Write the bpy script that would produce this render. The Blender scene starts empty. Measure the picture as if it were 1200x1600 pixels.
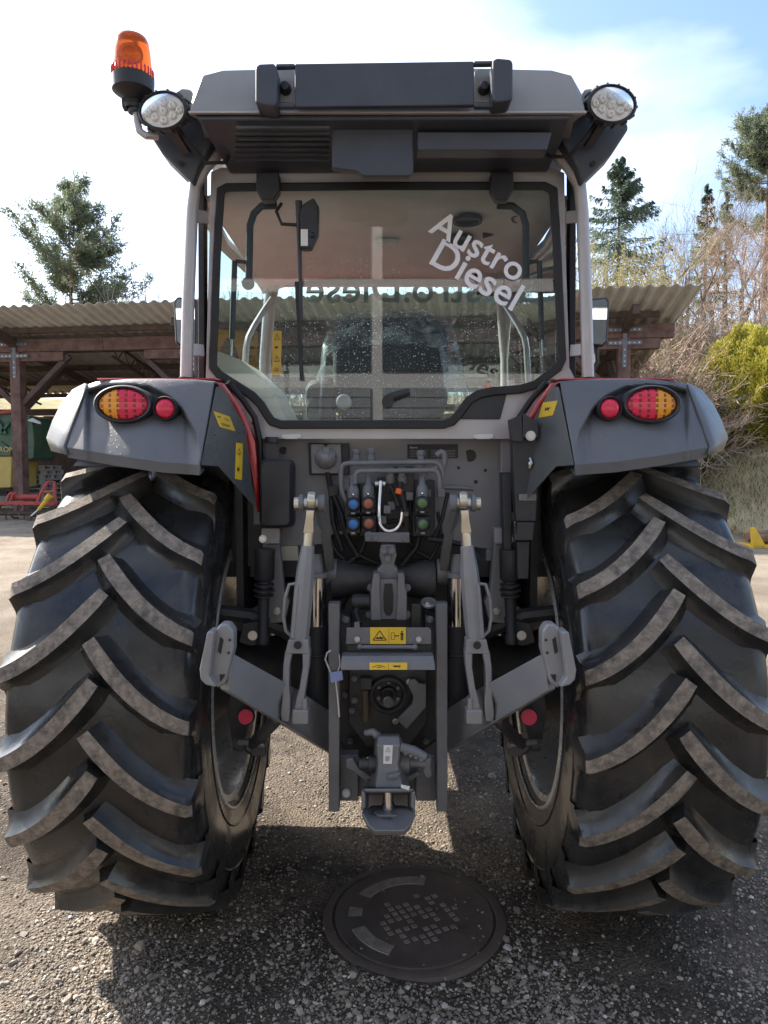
import bpy, math, random
import numpy as np
from mathutils import Vector, Matrix
random.seed(7); RNG = np.random.default_rng(11)
R = math.radians
SC = bpy.context.scene
COL = SC.collection

# ------------------------------------------------------------------ camera
FPX, CX, CY = 1110.0, 600.0, 800.0
PITCH = R(3.35); CAMY, CAMZ = -2.762, 1.626
cam = bpy.data.cameras.new('camera'); camo = bpy.data.objects.new('camera', cam); COL.objects.link(camo)
camo.location = (-0.0104, CAMY, CAMZ); camo.rotation_euler = (R(90) - PITCH, 0, 0)
cam.sensor_fit = 'VERTICAL'; cam.sensor_height = 36.0; cam.lens = 36.0 * FPX / 1600.0
cam.clip_start = 0.05; cam.clip_end = 3000
SC.camera = camo

# ------------------------------------------------------------------ sky + sun
SUN_AZ, SUN_EL = R(-54), R(38)          # azimuth from +Y towards +X
w = bpy.data.worlds.new('World'); SC.world = w; w.use_nodes = True
nt = w.node_tree; bg = nt.nodes['Background']; bg.inputs[1].default_value = 0.12
sky = nt.nodes.new('ShaderNodeTexSky'); sky.sky_type = 'NISHITA'; sky.sun_disc = False
sky.sun_elevation = SUN_EL; sky.sun_rotation = SUN_AZ
sky.air_density = 1.0; sky.dust_density = 2.2; sky.ozone_density = 2.5; sky.altitude = 400
tc = nt.nodes.new('ShaderNodeTexCoord'); mp = nt.nodes.new('ShaderNodeMapping'); mp.inputs['Scale'].default_value = (1.6, 1.6, 4.2)
nz = nt.nodes.new('ShaderNodeTexNoise'); nz.inputs['Scale'].default_value = 1.35; nz.inputs['Detail'].default_value = 6; nz.inputs['Roughness'].default_value = .5
rp = nt.nodes.new('ShaderNodeValToRGB'); rp.color_ramp.elements[0].position = .44; rp.color_ramp.elements[1].position = .74
rp.color_ramp.elements[1].color = (.75, .75, .75, 1)
mx = nt.nodes.new('ShaderNodeMix'); mx.data_type = 'RGBA'; mx.blend_type = 'MIX'
mx.inputs[7].default_value = (5.6, 5.7, 5.9, 1)
nt.links.new(tc.outputs['Generated'], mp.inputs[0]); nt.links.new(mp.outputs[0], nz.inputs['Vector'])
nt.links.new(nz.outputs[0], rp.inputs[0]); nt.links.new(rp.outputs[0], mx.inputs[0])
nt.links.new(sky.outputs[0], mx.inputs[6]); nt.links.new(mx.outputs[2], bg.inputs[0])
sl = bpy.data.lights.new('sun', 'SUN'); sl.energy = 4.0; sl.angle = R(.6); sl.color = (1, .93, .82)
so = bpy.data.objects.new('sun', sl); COL.objects.link(so)
SD = Vector((math.sin(SUN_AZ) * math.cos(SUN_EL), math.cos(SUN_AZ) * math.cos(SUN_EL), math.sin(SUN_EL)))
so.rotation_euler = (-SD).to_track_quat('-Z', 'Y').to_euler(); so.location = SD * 40

vs = SC.view_settings; vs.view_transform = 'Standard'; vs.look = 'None'; vs.gamma = 1.0; vs.exposure = 1.6
vs.use_curve_mapping = False
SC.cycles.max_bounces = 8; SC.cycles.transparent_max_bounces = 16; SC.cycles.caustics_reflective = False; SC.cycles.caustics_refractive = False
SC.cycles.use_denoising = True; SC.cycles.sample_clamp_indirect = 6

# ------------------------------------------------------------------ pixel -> place
def ray(px, py):
    u, v = (px - CX) / FPX, (py - CY) / FPX
    c, s = math.cos(PITCH), math.sin(PITCH)
    return Vector((u, c - v * s, -s - v * c))
def V(px, py, Y):
    d = ray(px, py); t = (Y - CAMY) / d.y
    return Vector((d.x * t, Y, CAMZ + d.z * t))
def VD(px, py, D): return V(px, py, D + CAMY)
def T(px, py, Y): return V(px - 5, py, Y)            # tractor: its middle plane shows at px 605
def S(s, a, py, Y):                                    # a: px out from the tractor's middle
    p = V(600 + a, py, Y); return Vector((s * p.x, p.y, p.z))
def GP(px, py, z=0.0):
    d = ray(px, py); t = (z - CAMZ) / d.z
    return Vector((d.x * t, CAMY + d.y * t, z))
def sstep(a, b, x):
    t = np.clip((np.asarray(x, float) - a) / (b - a), 0, 1); return t * t * (3 - 2 * t)
def interp(x, xs, ys): return float(np.interp(x, xs, ys))

# ------------------------------------------------------------------ materials
MATS = {}
def newmat(name):
    m = bpy.data.materials.new(name); m.use_nodes = True; MATS[name] = m
    return m, m.node_tree, m.node_tree.nodes['Principled BSDF']
def N(nt, t, **kw):
    n = nt.nodes.new(t)
    for k, v in kw.items(): setattr(n, k, v)
    return n
def pos(nt):
    return N(nt, 'ShaderNodeNewGeometry').outputs['Position']
def noise(nt, scale, detail=4, rough=.55, vec=None):
    n = N(nt, 'ShaderNodeTexNoise'); n.inputs['Scale'].default_value = scale; n.inputs['Detail'].default_value = detail; n.inputs['Roughness'].default_value = rough
    nt.links.new(vec if vec is not None else pos(nt), n.inputs['Vector']); return n.outputs[0]
def ramp(nt, src, a, b, c0=(0, 0, 0, 1), c1=(1, 1, 1, 1)):
    r = N(nt, 'ShaderNodeValToRGB'); r.color_ramp.elements[0].position = a; r.color_ramp.elements[1].position = b
    r.color_ramp.elements[0].color = c0; r.color_ramp.elements[1].color = c1
    nt.links.new(src, r.inputs[0]); return r.outputs[0]
def mix(nt, f, a, b, mode='MIX'):
    m = N(nt, 'ShaderNodeMix', data_type='RGBA', blend_type=mode)
    for i, x in ((0, f), (6, a), (7, b)):
        if isinstance(x, bpy.types.NodeSocket): nt.links.new(x, m.inputs[i])
        else: m.inputs[i].default_value = x if i == 0 else (tuple(x) + (1,) if len(x) == 3 else x)
    return m.outputs[2]
def math_(nt, op, a, b=0.0):
    m = N(nt, 'ShaderNodeMath', operation=op)
    for i, x in ((0, a), (1, b)):
        if isinstance(x, bpy.types.NodeSocket): nt.links.new(x, m.inputs[i])
        else: m.inputs[i].default_value = x
    return m.outputs[0]
def bump(nt, h, strength, dist=.01, normal=None):
    b = N(nt, 'ShaderNodeBump'); b.inputs['Strength'].default_value = strength; b.inputs['Distance'].default_value = dist
    nt.links.new(h, b.inputs['Height'])
    if normal is not None: nt.links.new(normal, b.inputs['Normal'])
    return b.outputs[0]
def pm(name, col, rough=.5, metal=0.0, var=.18, vs=9.0, bmp=.0, bs=120.0, dirt=None, damt=.5, ds=5.0, spec=.5, coat=0.0, rvar=.12, drops=0.0):
    """one procedural material: base colour with uneven tone, uneven gloss, fine relief, dust in patches, rain drops"""
    m, nt, b = newmat(name)
    n1 = noise(nt, vs, 5)
    c0 = tuple(max(0, x * (1 - var)) for x in col); c1 = tuple(min(1, x * (1 + var)) for x in col)
    c = mix(nt, ramp(nt, n1, .3, .7), c0, c1)
    n2 = noise(nt, vs * 2.7, 4)
    rr = math_(nt, 'ADD', math_(nt, 'MULTIPLY', n2, rvar * 2), rough - rvar)
    if dirt is not None:
        f = math_(nt, 'MULTIPLY', ramp(nt, noise(nt, ds, 8, .65), .5 - damt * .25, .72), damt)
        c = mix(nt, f, c, dirt)
        rr = math_(nt, 'ADD', rr, math_(nt, 'MULTIPLY', f, .35))
    nrm = None
    if bmp: nrm = bump(nt, noise(nt, bs, 3), bmp, .004)
    if drops:
        v = N(nt, 'ShaderNodeTexVoronoi', feature='F1'); v.inputs['Scale'].default_value = 95; v.inputs['Randomness'].default_value = 1
        nt.links.new(pos(nt), v.inputs['Vector'])
        d = ramp(nt, v.outputs['Distance'], .10, .28, (1, 1, 1, 1), (0, 0, 0, 1))
        d = math_(nt, 'MULTIPLY', d, ramp(nt, noise(nt, 7, 3), .52, .6))
        nrm = bump(nt, d, drops, .006, nrm)
        rr = math_(nt, 'SUBTRACT', rr, math_(nt, 'MULTIPLY', d, .3))
    nt.links.new(c, b.inputs['Base Color']); nt.links.new(rr, b.inputs['Roughness'])
    if nrm is not None: nt.links.new(nrm, b.inputs['Normal'])
    b.inputs['Metallic'].default_value = metal; b.inputs['Specular IOR Level'].default_value = spec; b.inputs['Coat Weight'].default_value = coat
    return m

DUST = (.30, .25, .20)
pm('plastic_grey', (.11, .113, .12), .42, var=.08, bmp=.12, bs=700, drops=.18, dirt=(.2, .19, .18), damt=.2)
pm('plastic_facet', (.075, .08, .078), .4, var=.08, bmp=.1, bs=700, drops=.5, dirt=(.2, .19, .18), damt=.25)
pm('plastic_black', (.022, .023, .027), .48, var=.12, bmp=.12, bs=500, dirt=(.09, .085, .08), damt=.2)
pm('plastic_roof', (.052, .057, .072), .42, var=.12, bmp=.06, bs=400, dirt=(.12, .12, .12), damt=.2)  # bluish lift imitates veiling lens glare, painted into the base colour
pm('rubber_seal', (.012, .012, .013), .55)
pm('silver', (.44, .41, .405), .36, metal=.15, var=.05, dirt=(.4, .36, .32), damt=.15, coat=.3)
pm('roof_grey', (.27, .265, .255), .36, var=.06, dirt=(.3, .28, .25), damt=.3, ds=9, coat=.2)
pm('panel_grey', (.23, .222, .224), .45, var=.05, dirt=(.25, .22, .2), damt=.2)
pm('cast_grey', (.15, .152, .16), .42, var=.15, bmp=.25, bs=160, dirt=DUST, damt=.25, ds=7)
pm('link_grey', (.23, .23, .235), .4, var=.08, bmp=.1, bs=220, dirt=DUST, damt=.2, ds=8, coat=.2)
pm('dark_metal', (.032, .033, .036), .45, var=.25, bmp=.3, bs=130, dirt=(.13, .11, .09), damt=.4, ds=9)
pm('red_paint', (.42, .012, .022), .25, var=.06, coat=.8, drops=.5)
pm('chrome', (.75, .72, .68), .12, metal=1, var=.05)
pm('zinc', (.62, .57, .46), .34, metal=.85, var=.15)
pm('bolt', (.55, .54, .52), .35, metal=.9, var=.15)
pm('rim_silver', (.74, .73, .71), .26, metal=.45, var=.08, dirt=(.25, .2, .15), damt=.35)
pm('yellow_sticker', (.78, .50, .03), .4, var=.05)
pm('black_print', (.012, .012, .012), .5)
pm('white_label', (.72, .71, .68), .5, var=.05)
pm('blue_tag', (.30, .38, .70), .5, var=.05)
pm('cap_blue', (.05, .20, .52), .5, var=.1); pm('cap_orange', (.42, .13, .07), .55, var=.1); pm('cap_green', (.10, .20, .07), .55, var=.1); pm('orange', (.8, .12, .02), .4)
pm('lens_red', (.72, .03, .08), .12, var=.05); pm('lens_amber', (.85, .33, .03), .12, var=.05); pm('lens_dark', (.25, .02, .02), .2)
pm('lens_amber_dark', (.30, .09, .01), .2)
pm('seat_cloth', (.03, .032, .034), .85, var=.15, bmp=.3, bs=350)
pm('liner', (.64, .66, .655), .8, var=.05, bmp=.2, bs=300)
pm('console_beige', (.62, .58, .46), .55, var=.05, bmp=.1, bs=300)
pm('headliner_dark', (.30, .29, .29), .75, var=.06)
pm('white_print', (.84, .82, .84), .5, var=.02)
pm('wood_dark', (.085, .052, .042), .8, var=.4, vs=6, bmp=.5, bs=60, dirt=(.15, .11, .09), damt=.5)
pm('wood_beam', (.15, .080, .062), .8, var=.4, vs=5, bmp=.5, bs=50, dirt=(.2, .15, .12), damt=.4)
pm('wood_pale', (.45, .42, .38), .85, var=.25, vs=12, bmp=.4, bs=60)
pm('corrugated', (.44, .40, .34), .85, var=.12, vs=3, bmp=.3, bs=25, dirt=(.2, .17, .14), damt=.35, ds=1.6)
pm('galvanised', (.17, .17, .18), .55, metal=.2, var=.15)
pm('implement_red', (.42, .05, .04), .5, var=.15, dirt=DUST, damt=.3)
pm('machine_green', (.035, .11, .055), .45, var=.12, dirt=DUST, damt=.35, ds=2)
pm('machine_yellow', (.62, .44, .10), .5, var=.1, dirt=DUST, damt=.3, ds=2)
pm('implement_yellow', (.75, .46, .02), .45, var=.1, dirt=DUST, damt=.2)
pm('earth_iron', (.11, .075, .05), .8, var=.4, bmp=.5, bs=60)
pm('concrete', (.38, .37, .35), .9, var=.15, vs=4, bmp=.4, bs=60)
pm('plaster_white', (.76, .75, .73), .8, var=.05, vs=2, bmp=.1, bs=40)
pm('gate_grey', (.36, .37, .38), .5)
pm('front_print', (.5, .58, .52), .5, var=.02)
pm('window_dark', (.03, .035, .04), .08, var=.1)
pm('bark', (.11, .085, .065), .9, var=.35, vs=8, bmp=.5, bs=30)
pm('bark_pine', (.20, .115, .07), .9, var=.35, vs=8, bmp=.5, bs=30)
pm('twig_brown', (.47, .34, .25), .9, var=.3, vs=2)
pm('twig_grey', (.29, .25, .21), .9, var=.3, vs=2)
pm('iron_cover', (.062, .047, .038), .62, var=.3, vs=14, bmp=.4, bs=160, dirt=(.13, .098, .075), damt=.7, ds=5)
pm('iron_worn', (.21, .175, .145), .55, var=.3, vs=30, bmp=.4, bs=200)

def leafmat(name, col, var=.35, vs=1.2, trans=.35, rough=.6):
    m, nt, b = newmat(name)
    c = mix(nt, ramp(nt, noise(nt, vs, 4), .3, .7), tuple(x * (1 - var) for x in col), tuple(min(1, x * (1 + var)) for x in col))
    nt.links.new(c, b.inputs['Base Color']); b.inputs['Roughness'].default_value = rough; b.inputs['Specular IOR Level'].default_value = .25
    t = N(nt, 'ShaderNodeBsdfTranslucent'); nt.links.new(c, t.inputs[0])
    ms = N(nt, 'ShaderNodeMixShader'); ms.inputs[0].default_value = trans
    nt.links.new(b.outputs[0], ms.inputs[1]); nt.links.new(t.outputs[0], ms.inputs[2])
    nt.links.new(ms.outputs[0], nt.nodes['Material Output'].inputs[0]); return m
leafmat('needles_pine', (.18, .215, .14), trans=.5); leafmat('needles_spruce', (.115, .155, .11), trans=.45); leafmat('leaf_fresh', (.34, .34, .13))
leafmat('leaf_olive', (.13, .15, .07)); leafmat('hedge_leaf', (.36, .33, .055), .3, .8); leafmat('dry_grass', (.66, .55, .36), .25, 2.0, .45); leafmat('green_grass', (.16, .22, .05), .3, 2.0, .25)
leafmat('ivy', (.07, .09, .05))

def rubber():
    m, nt, b = newmat('rubber')
    wet = ramp(nt, noise(nt, 4.0, 5, .6), .44, .56)
    c = mix(nt, ramp(nt, noise(nt, 9, 6), .35, .72), (.018, .018, .0185), (.040, .039, .037))
    sm = math_(nt, 'MULTIPLY', ramp(nt, noise(nt, 3.2, 7, .7), .5, .72), .30)
    c = mix(nt, sm, c, (.13, .11, .09))
    mpn = N(nt, 'ShaderNodeMapping'); mpn.inputs['Scale'].default_value = (26, 26, 3.5); nt.links.new(pos(nt), mpn.inputs[0])
    stv = math_(nt, 'MULTIPLY', ramp(nt, noise(nt, 1.0, 5, .6, mpn.outputs[0]), .52, .66), ramp(nt, noise(nt, 2.4, 4), .45, .6))
    c = mix(nt, math_(nt, 'MULTIPLY', stv, .5), c, (.009, .009, .010))
    rr = math_(nt, 'SUBTRACT', math_(nt, 'ADD', math_(nt, 'MULTIPLY', wet, -.25), .42), math_(nt, 'MULTIPLY', stv, .14))
    nt.links.new(c, b.inputs['Base Color']); nt.links.new(rr, b.inputs['Roughness'])
    nt.links.new(bump(nt, noise(nt, 70, 5), .18, .004), b.inputs['Normal'])
    m2, nt, b = newmat('rubber_mud')
    f = ramp(nt, noise(nt, 24, 10, .74), .34, .56)
    c = mix(nt, ramp(nt, noise(nt, 60, 5, .7), .3, .7), (.17, .14, .11), (.36, .30, .24))
    c = mix(nt, f, (.075, .065, .057), c)
    nt.links.new(c, b.inputs['Base Color']); b.inputs['Roughness'].default_value = .85
    h = math_(nt, 'ADD', math_(nt, 'MULTIPLY', f, .5), noise(nt, 220, 4, .7))
    nt.links.new(bump(nt, h, .6, .004), b.inputs['Normal'])
rubber()

def glass(name, tint, gloss=.12, drops=False, rough=0.0):
    m, nt, b = newmat(name); nt.nodes.remove(b)
    tr = N(nt, 'ShaderNodeBsdfTransparent'); tr.inputs[0].default_value = tint + (1,)
    gl = N(nt, 'ShaderNodeBsdfGlossy'); gl.inputs['Roughness'].default_value = rough; gl.inputs[0].default_value = (1, 1, 1, 1)
    fr = N(nt, 'ShaderNodeFresnel'); fr.inputs[0].default_value = 1.52
    f = math_(nt, 'ADD', math_(nt, 'MULTIPLY', fr.outputs[0], 1.0), gloss - .04)
    ms = N(nt, 'ShaderNodeMixShader'); nt.links.new(f, ms.inputs[0])
    nt.links.new(tr.outputs[0], ms.inputs[1]); nt.links.new(gl.outputs[0], ms.inputs[2])
    out = ms.outputs[0]
    if drops:
        df = N(nt, 'ShaderNodeBsdfDiffuse'); df.inputs[0].default_value = (.85, .88, .88, 1)
        acc = None
        for sc, lo, hi, mlo, mhi in ((75, .08, .18, .42, .58), (42, .05, .10, .46, .6), (150, .1, .2, .4, .55)):
            v = N(nt, 'ShaderNodeTexVoronoi', feature='F1'); v.inputs['Scale'].default_value = sc
            nt.links.new(pos(nt), v.inputs['Vector'])
            d = ramp(nt, v.outputs['Distance'], lo, hi, (1, 1, 1, 1), (0, 0, 0, 1))
            sx = N(nt, 'ShaderNodeSeparateXYZ'); nt.links.new(pos(nt), sx.inputs[0])
            low = ramp(nt, math_(nt, 'MULTIPLY_ADD' if False else 'ADD', math_(nt, 'MULTIPLY', sx.outputs['Z'], -1.4), 3.55), .12, .55)
            k = math_(nt, 'MULTIPLY', math_(nt, 'MULTIPLY', d, ramp(nt, noise(nt, 4.5, 4), mlo, mhi)), low)
            acc = k if acc is None else math_(nt, 'MAXIMUM', acc, k)
        m2 = N(nt, 'ShaderNodeMixShader'); nt.links.new(math_(nt, 'MULTIPLY', acc, .8), m2.inputs[0])
        nt.links.new(out, m2.inputs[1]); nt.links.new(df.outputs[0], m2.inputs[2]); out = m2.outputs[0]
    nt.links.new(out, nt.nodes['Material Output'].inputs[0]); return m
glass('glass_rear', (.84, .92, .90), .065, True); glass('glass_cab', (.78, .90, .86), .08); glass('mirror_glass', (.0, .0, .0), 1.0)
def filmmat():
    m, nt, b = newmat('film'); nt.nodes.remove(b)
    tr = N(nt, 'ShaderNodeBsdfTransparent'); df = N(nt, 'ShaderNodeBsdfDiffuse'); df.inputs[0].default_value = (.8, .85, .85, 1); gl = N(nt, 'ShaderNodeBsdfGlossy'); gl.inputs['Roughness'].default_value = .16
    f = ramp(nt, noise(nt, 11, 3, .5), .4, .75, (.06, .06, .06, 1), (.62, .62, .62, 1))
    a = N(nt, 'ShaderNodeMixShader'); a.inputs[0].default_value = .35; nt.links.new(df.outputs[0], a.inputs[1]); nt.links.new(gl.outputs[0], a.inputs[2])
    c = N(nt, 'ShaderNodeMixShader'); nt.links.new(f, c.inputs[0]); nt.links.new(tr.outputs[0], c.inputs[1]); nt.links.new(a.outputs[0], c.inputs[2]); nt.links.new(c.outputs[0], nt.nodes['Material Output'].inputs[0])
filmmat()
glass('lens_clear', (.92, .91, .89), .08, False, .2)
def led():
    m, nt, b = newmat('led_reflector'); b.inputs['Base Color'].default_value = (.82, .79, .74, 1); b.inputs['Metallic'].default_value = .15; b.inputs['Roughness'].default_value = .35
    m, nt, b = newmat('beacon_orange'); b.inputs['Base Color'].default_value = (.95, .16, .02, 1); b.inputs['Roughness'].default_value = .12; b.inputs['Transmission Weight'].default_value = .55; b.inputs['IOR'].default_value = 1.25
led()

# ------------------------------------------------------------------ mesh builder
WL = {}
class MB:
    def __init__(self): self.v = []; self.f = []; self.m = []
    def add(self, vs, fs, mi=0):
        o = len(self.v); self.v += [tuple(x) for x in vs]; self.f += [tuple(i + o for i in f) for f in fs]; self.m += [mi] * len(fs); return self
    def box(self, c, sz, rot=None, mi=0):
        c = Vector(c); h = [x / 2 for x in sz]
        p = [Vector((sx * h[0], sy * h[1], sz_ * h[2])) for sx in (-1, 1) for sy in (-1, 1) for sz_ in (-1, 1)]
        if rot is not None: p = [rot @ q for q in p]
        return self.add([c + q for q in p], [(0, 1, 3, 2), (4, 6, 7, 5), (0, 4, 5, 1), (2, 3, 7, 6), (0, 2, 6, 4), (1, 5, 7, 3)], mi)
    def prism(self, poly, off, mi=0):
        poly = [Vector(p) for p in poly]; off = Vector(off); n = len(poly)
        vs = poly + [p + off for p in poly]
        fs = [tuple(range(n)), tuple(range(2 * n - 1, n - 1, -1))] + [(i, i + n, (i + 1) % n + n, (i + 1) % n) for i in range(n)]
        return self.add(vs, fs, mi)
    def bar(self, a, b, wd, ht, up=(0, 0, 1), mi=0):
        a, b = Vector(a), Vector(b); d = (b - a); L = d.length; d.normalize(); u = Vector(up); x = d.cross(u); x.normalize(); u = x.cross(d)
        return self.box((a + b) / 2, (L, wd, ht), Matrix((d, x, u)).transposed(), mi)
    def tube(self, pts, r, n=10, closed=False, mi=0, caps=True):
        pts = [Vector(p) for p in pts]; k = len(pts); rs = r if isinstance(r, (list, tuple)) else [r] * k
        rings = []; prev = None
        for i, p in enumerate(pts):
            a = pts[(i - 1) % k] if (closed or i > 0) else p; b = pts[(i + 1) % k] if (closed or i < k - 1) else p
            d = (b - a).normalized()
            if prev is None:
                x = d.orthogonal().normalized()
            else:
                x = prev - d * prev.dot(d); x = x.normalized() if x.length > 1e-6 else d.orthogonal().normalized()
            prev = x; y = d.cross(x)
            rings.append([p + (x * math.cos(2 * math.pi * j / n) + y * math.sin(2 * math.pi * j / n)) * rs[i] for j in range(n)])
        vs = [q for rg in rings for q in rg]; fs = []
        for i in range(k if closed else k - 1):
            for j in range(n):
                a, b = i * n, ((i + 1) % k) * n
                fs.append((a + j, a + (j + 1) % n, b + (j + 1) % n, b + j))
        if caps and not closed: fs += [tuple(range(n - 1, -1, -1)), tuple((k - 1) * n + j for j in range(n))]
        return self.add(vs, fs, mi)
    def cyl(self, a, b, r0, r1=None, n=20, mi=0): return self.tube([a, b], [r0, r0 if r1 is None else r1], n, mi=mi)
    def lathe(self, o, axis, prof, n=32, mi=0, sx=1.0, sy=1.0, up=(0, 0, 1), a0=0, a1=2 * math.pi, closeprof=False):
        """profile (radius, along axis); sx, sy squash the ring across and up"""
        o = Vector(o); ax = Vector(axis).normalized(); u = Vector(up); x = ax.cross(u)
        if x.length < 1e-5: x = ax.orthogonal()
        x.normalize(); u = x.cross(ax).normalized()
        full = abs(a1 - a0 - 2 * math.pi) < 1e-6; m = n if full else n + 1
        vs = []; k = len(prof)
        for (r, h) in prof:
            for j in range(m):
                t = a0 + (a1 - a0) * j / n; vs.append(o + ax * h + x * (math.cos(t) * r * sx) + u * (math.sin(t) * r * sy))
        fs = []
        for i in range(k if closeprof else k - 1):
            for j in range(n if full else n):
                a, b = i * m, ((i + 1) % k) * m; j2 = (j + 1) % m
                fs.append((a + j, a + j2, b + j2, b + j))
        return self.add(vs, fs, mi)
    def loft(self, rings, caps=True, mi=0):
        n = len(rings[0]); vs = [p for r in rings for p in r]; fs = []
        for i in range(len(rings) - 1):
            for j in range(n): fs.append((i * n + j, i * n + (j + 1) % n, (i + 1) * n + (j + 1) % n, (i + 1) * n + j))
        if caps: fs += [tuple(range(n - 1, -1, -1)), tuple((len(rings) - 1) * n + j for j in range(n))]
        return self.add(vs, fs, mi)
    def grid(self, rows, mi=0):
        n = len(rows[0]); vs = [p for r in rows for p in r]
        return self.add(vs, [(i * n + j, i * n + j + 1, (i + 1) * n + j + 1, (i + 1) * n + j) for i in range(len(rows) - 1) for j in range(n - 1)], mi)
    def ball(self, c, r, sc=(1, 1, 1), n=14, mi=0):
        c = Vector(c); rows = []
        prof = [(max(1e-4, math.sin(math.pi * i / n)) * r, -math.cos(math.pi * i / n) * r) for i in range(n + 1)]
        vs = []; fs = []
        for (q, h) in prof:
            for j in range(n * 2): t = math.pi * j / n; vs.append(c + Vector((math.cos(t) * q * sc[0], math.sin(t) * q * sc[1], h * sc[2])))
        for i in range(n):
            for j in range(n * 2): fs.append((i * 2 * n + j, i * 2 * n + (j + 1) % (2 * n), (i + 1) * 2 * n + (j + 1) % (2 * n), (i + 1) * 2 * n + j))
        return self.add(vs, fs, mi)
    def build(self, name, mats, parent=None, bevel=0.0, solid=0.0, angle=38, fix=True, seg=2):
        A = np.array(self.v, float); c = (A.min(0) + A.max(0)) / 2
        me = bpy.data.meshes.new(name); me.from_pydata((A - c).tolist(), [], self.f)
        for mm in (mats if isinstance(mats, (list, tuple)) else [mats]): me.materials.append(MATS[mm])
        me.polygons.foreach_set('material_index', self.m); me.validate()
        if fix:
            import bmesh
            bm = bmesh.new(); bm.from_mesh(me); bmesh.ops.recalc_face_normals(bm, faces=bm.faces); bm.to_mesh(me); bm.free()
        me.polygons.foreach_set('use_smooth', [True] * len(me.polygons)); me.set_sharp_from_angle(angle=R(angle))
        o = link(name, me, Vector(c), parent)
        if solid: md = o.modifiers.new('thick', 'SOLIDIFY'); md.thickness = solid; md.offset = 0
        if bevel: md = o.modifiers.new('edge', 'BEVEL'); md.width = bevel; md.segments = seg; md.limit_method = 'ANGLE'; md.angle_limit = R(32); md.harden_normals = True
        return o
def link(name, me, loc, parent=None):
    o = bpy.data.objects.new(name, me); COL.objects.link(o); WL[o.name] = Vector(loc)
    if parent is not None: o.parent = parent; o.location = Vector(loc) - WL[parent.name]
    else: o.location = loc
    return o
def tag(o, label=None, cat=None, group=None, kind=None):
    for k, v in (('label', label), ('category', cat), ('group', group), ('kind', kind)):
        if v: o[k] = v
    return o
def thing(name, loc, label, cat, group=None):
    o = bpy.data.objects.new(name, None); COL.objects.link(o); o.location = loc; WL[o.name] = Vector(loc); o.empty_display_size = .1
    return tag(o, label, cat, group)
def share(o, loc, parent, rot=None, scale=None):
    c = o.copy(); COL.objects.link(c); WL[c.name] = Vector(loc); c.parent = parent
    c.location = Vector(loc) - (WL[parent.name] if parent else Vector()); 
    if rot is not None: c.rotation_euler = rot
    if scale is not None: c.scale = scale
    return c
def text_mesh(body, size, mtx, extrude=.0006, align='LEFT', bold=0.0):
    cu = bpy.data.curves.new('text', 'FONT'); cu.body = body; cu.size = size; cu.extrude = extrude; cu.align_x = align; cu.offset = bold; cu.resolution_u = 4
    to = bpy.data.objects.new('text', cu); COL.objects.link(to)
    me = bpy.data.meshes.new_from_object(to.evaluated_get(bpy.context.evaluated_depsgraph_get()))
    bpy.data.objects.remove(to); bpy.data.curves.remove(cu)
    me.transform(mtx)
    return [v.co.copy() for v in me.vertices], [tuple(p.vertices) for p in me.polygons]
def np_mesh(name, verts, faces, mat, parent=None, loc=(0, 0, 0), smooth=False):
    """verts (n,3) in world, faces (m,k) with one k"""
    verts = np.asarray(verts, np.float32); faces = np.asarray(faces, np.int32); m, k = faces.shape
    c = (verts.min(0) + verts.max(0)) / 2
    me = bpy.data.meshes.new(name); me.vertices.add(len(verts)); me.vertices.foreach_set('co', (verts - c).ravel())
    me.loops.add(m * k); me.loops.foreach_set('vertex_index', faces.ravel())
    me.polygons.add(m); me.polygons.foreach_set('loop_start', np.arange(0, m * k, k, dtype=np.int32))
    me.polygons.foreach_set('use_smooth', np.full(m, smooth)); me.update(calc_edges=True)
    for mm in (mat if isinstance(mat, (list, tuple)) else [mat]): me.materials.append(MATS[mm])
    return link(name, me, Vector([float(x) for x in c]), parent)
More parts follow.
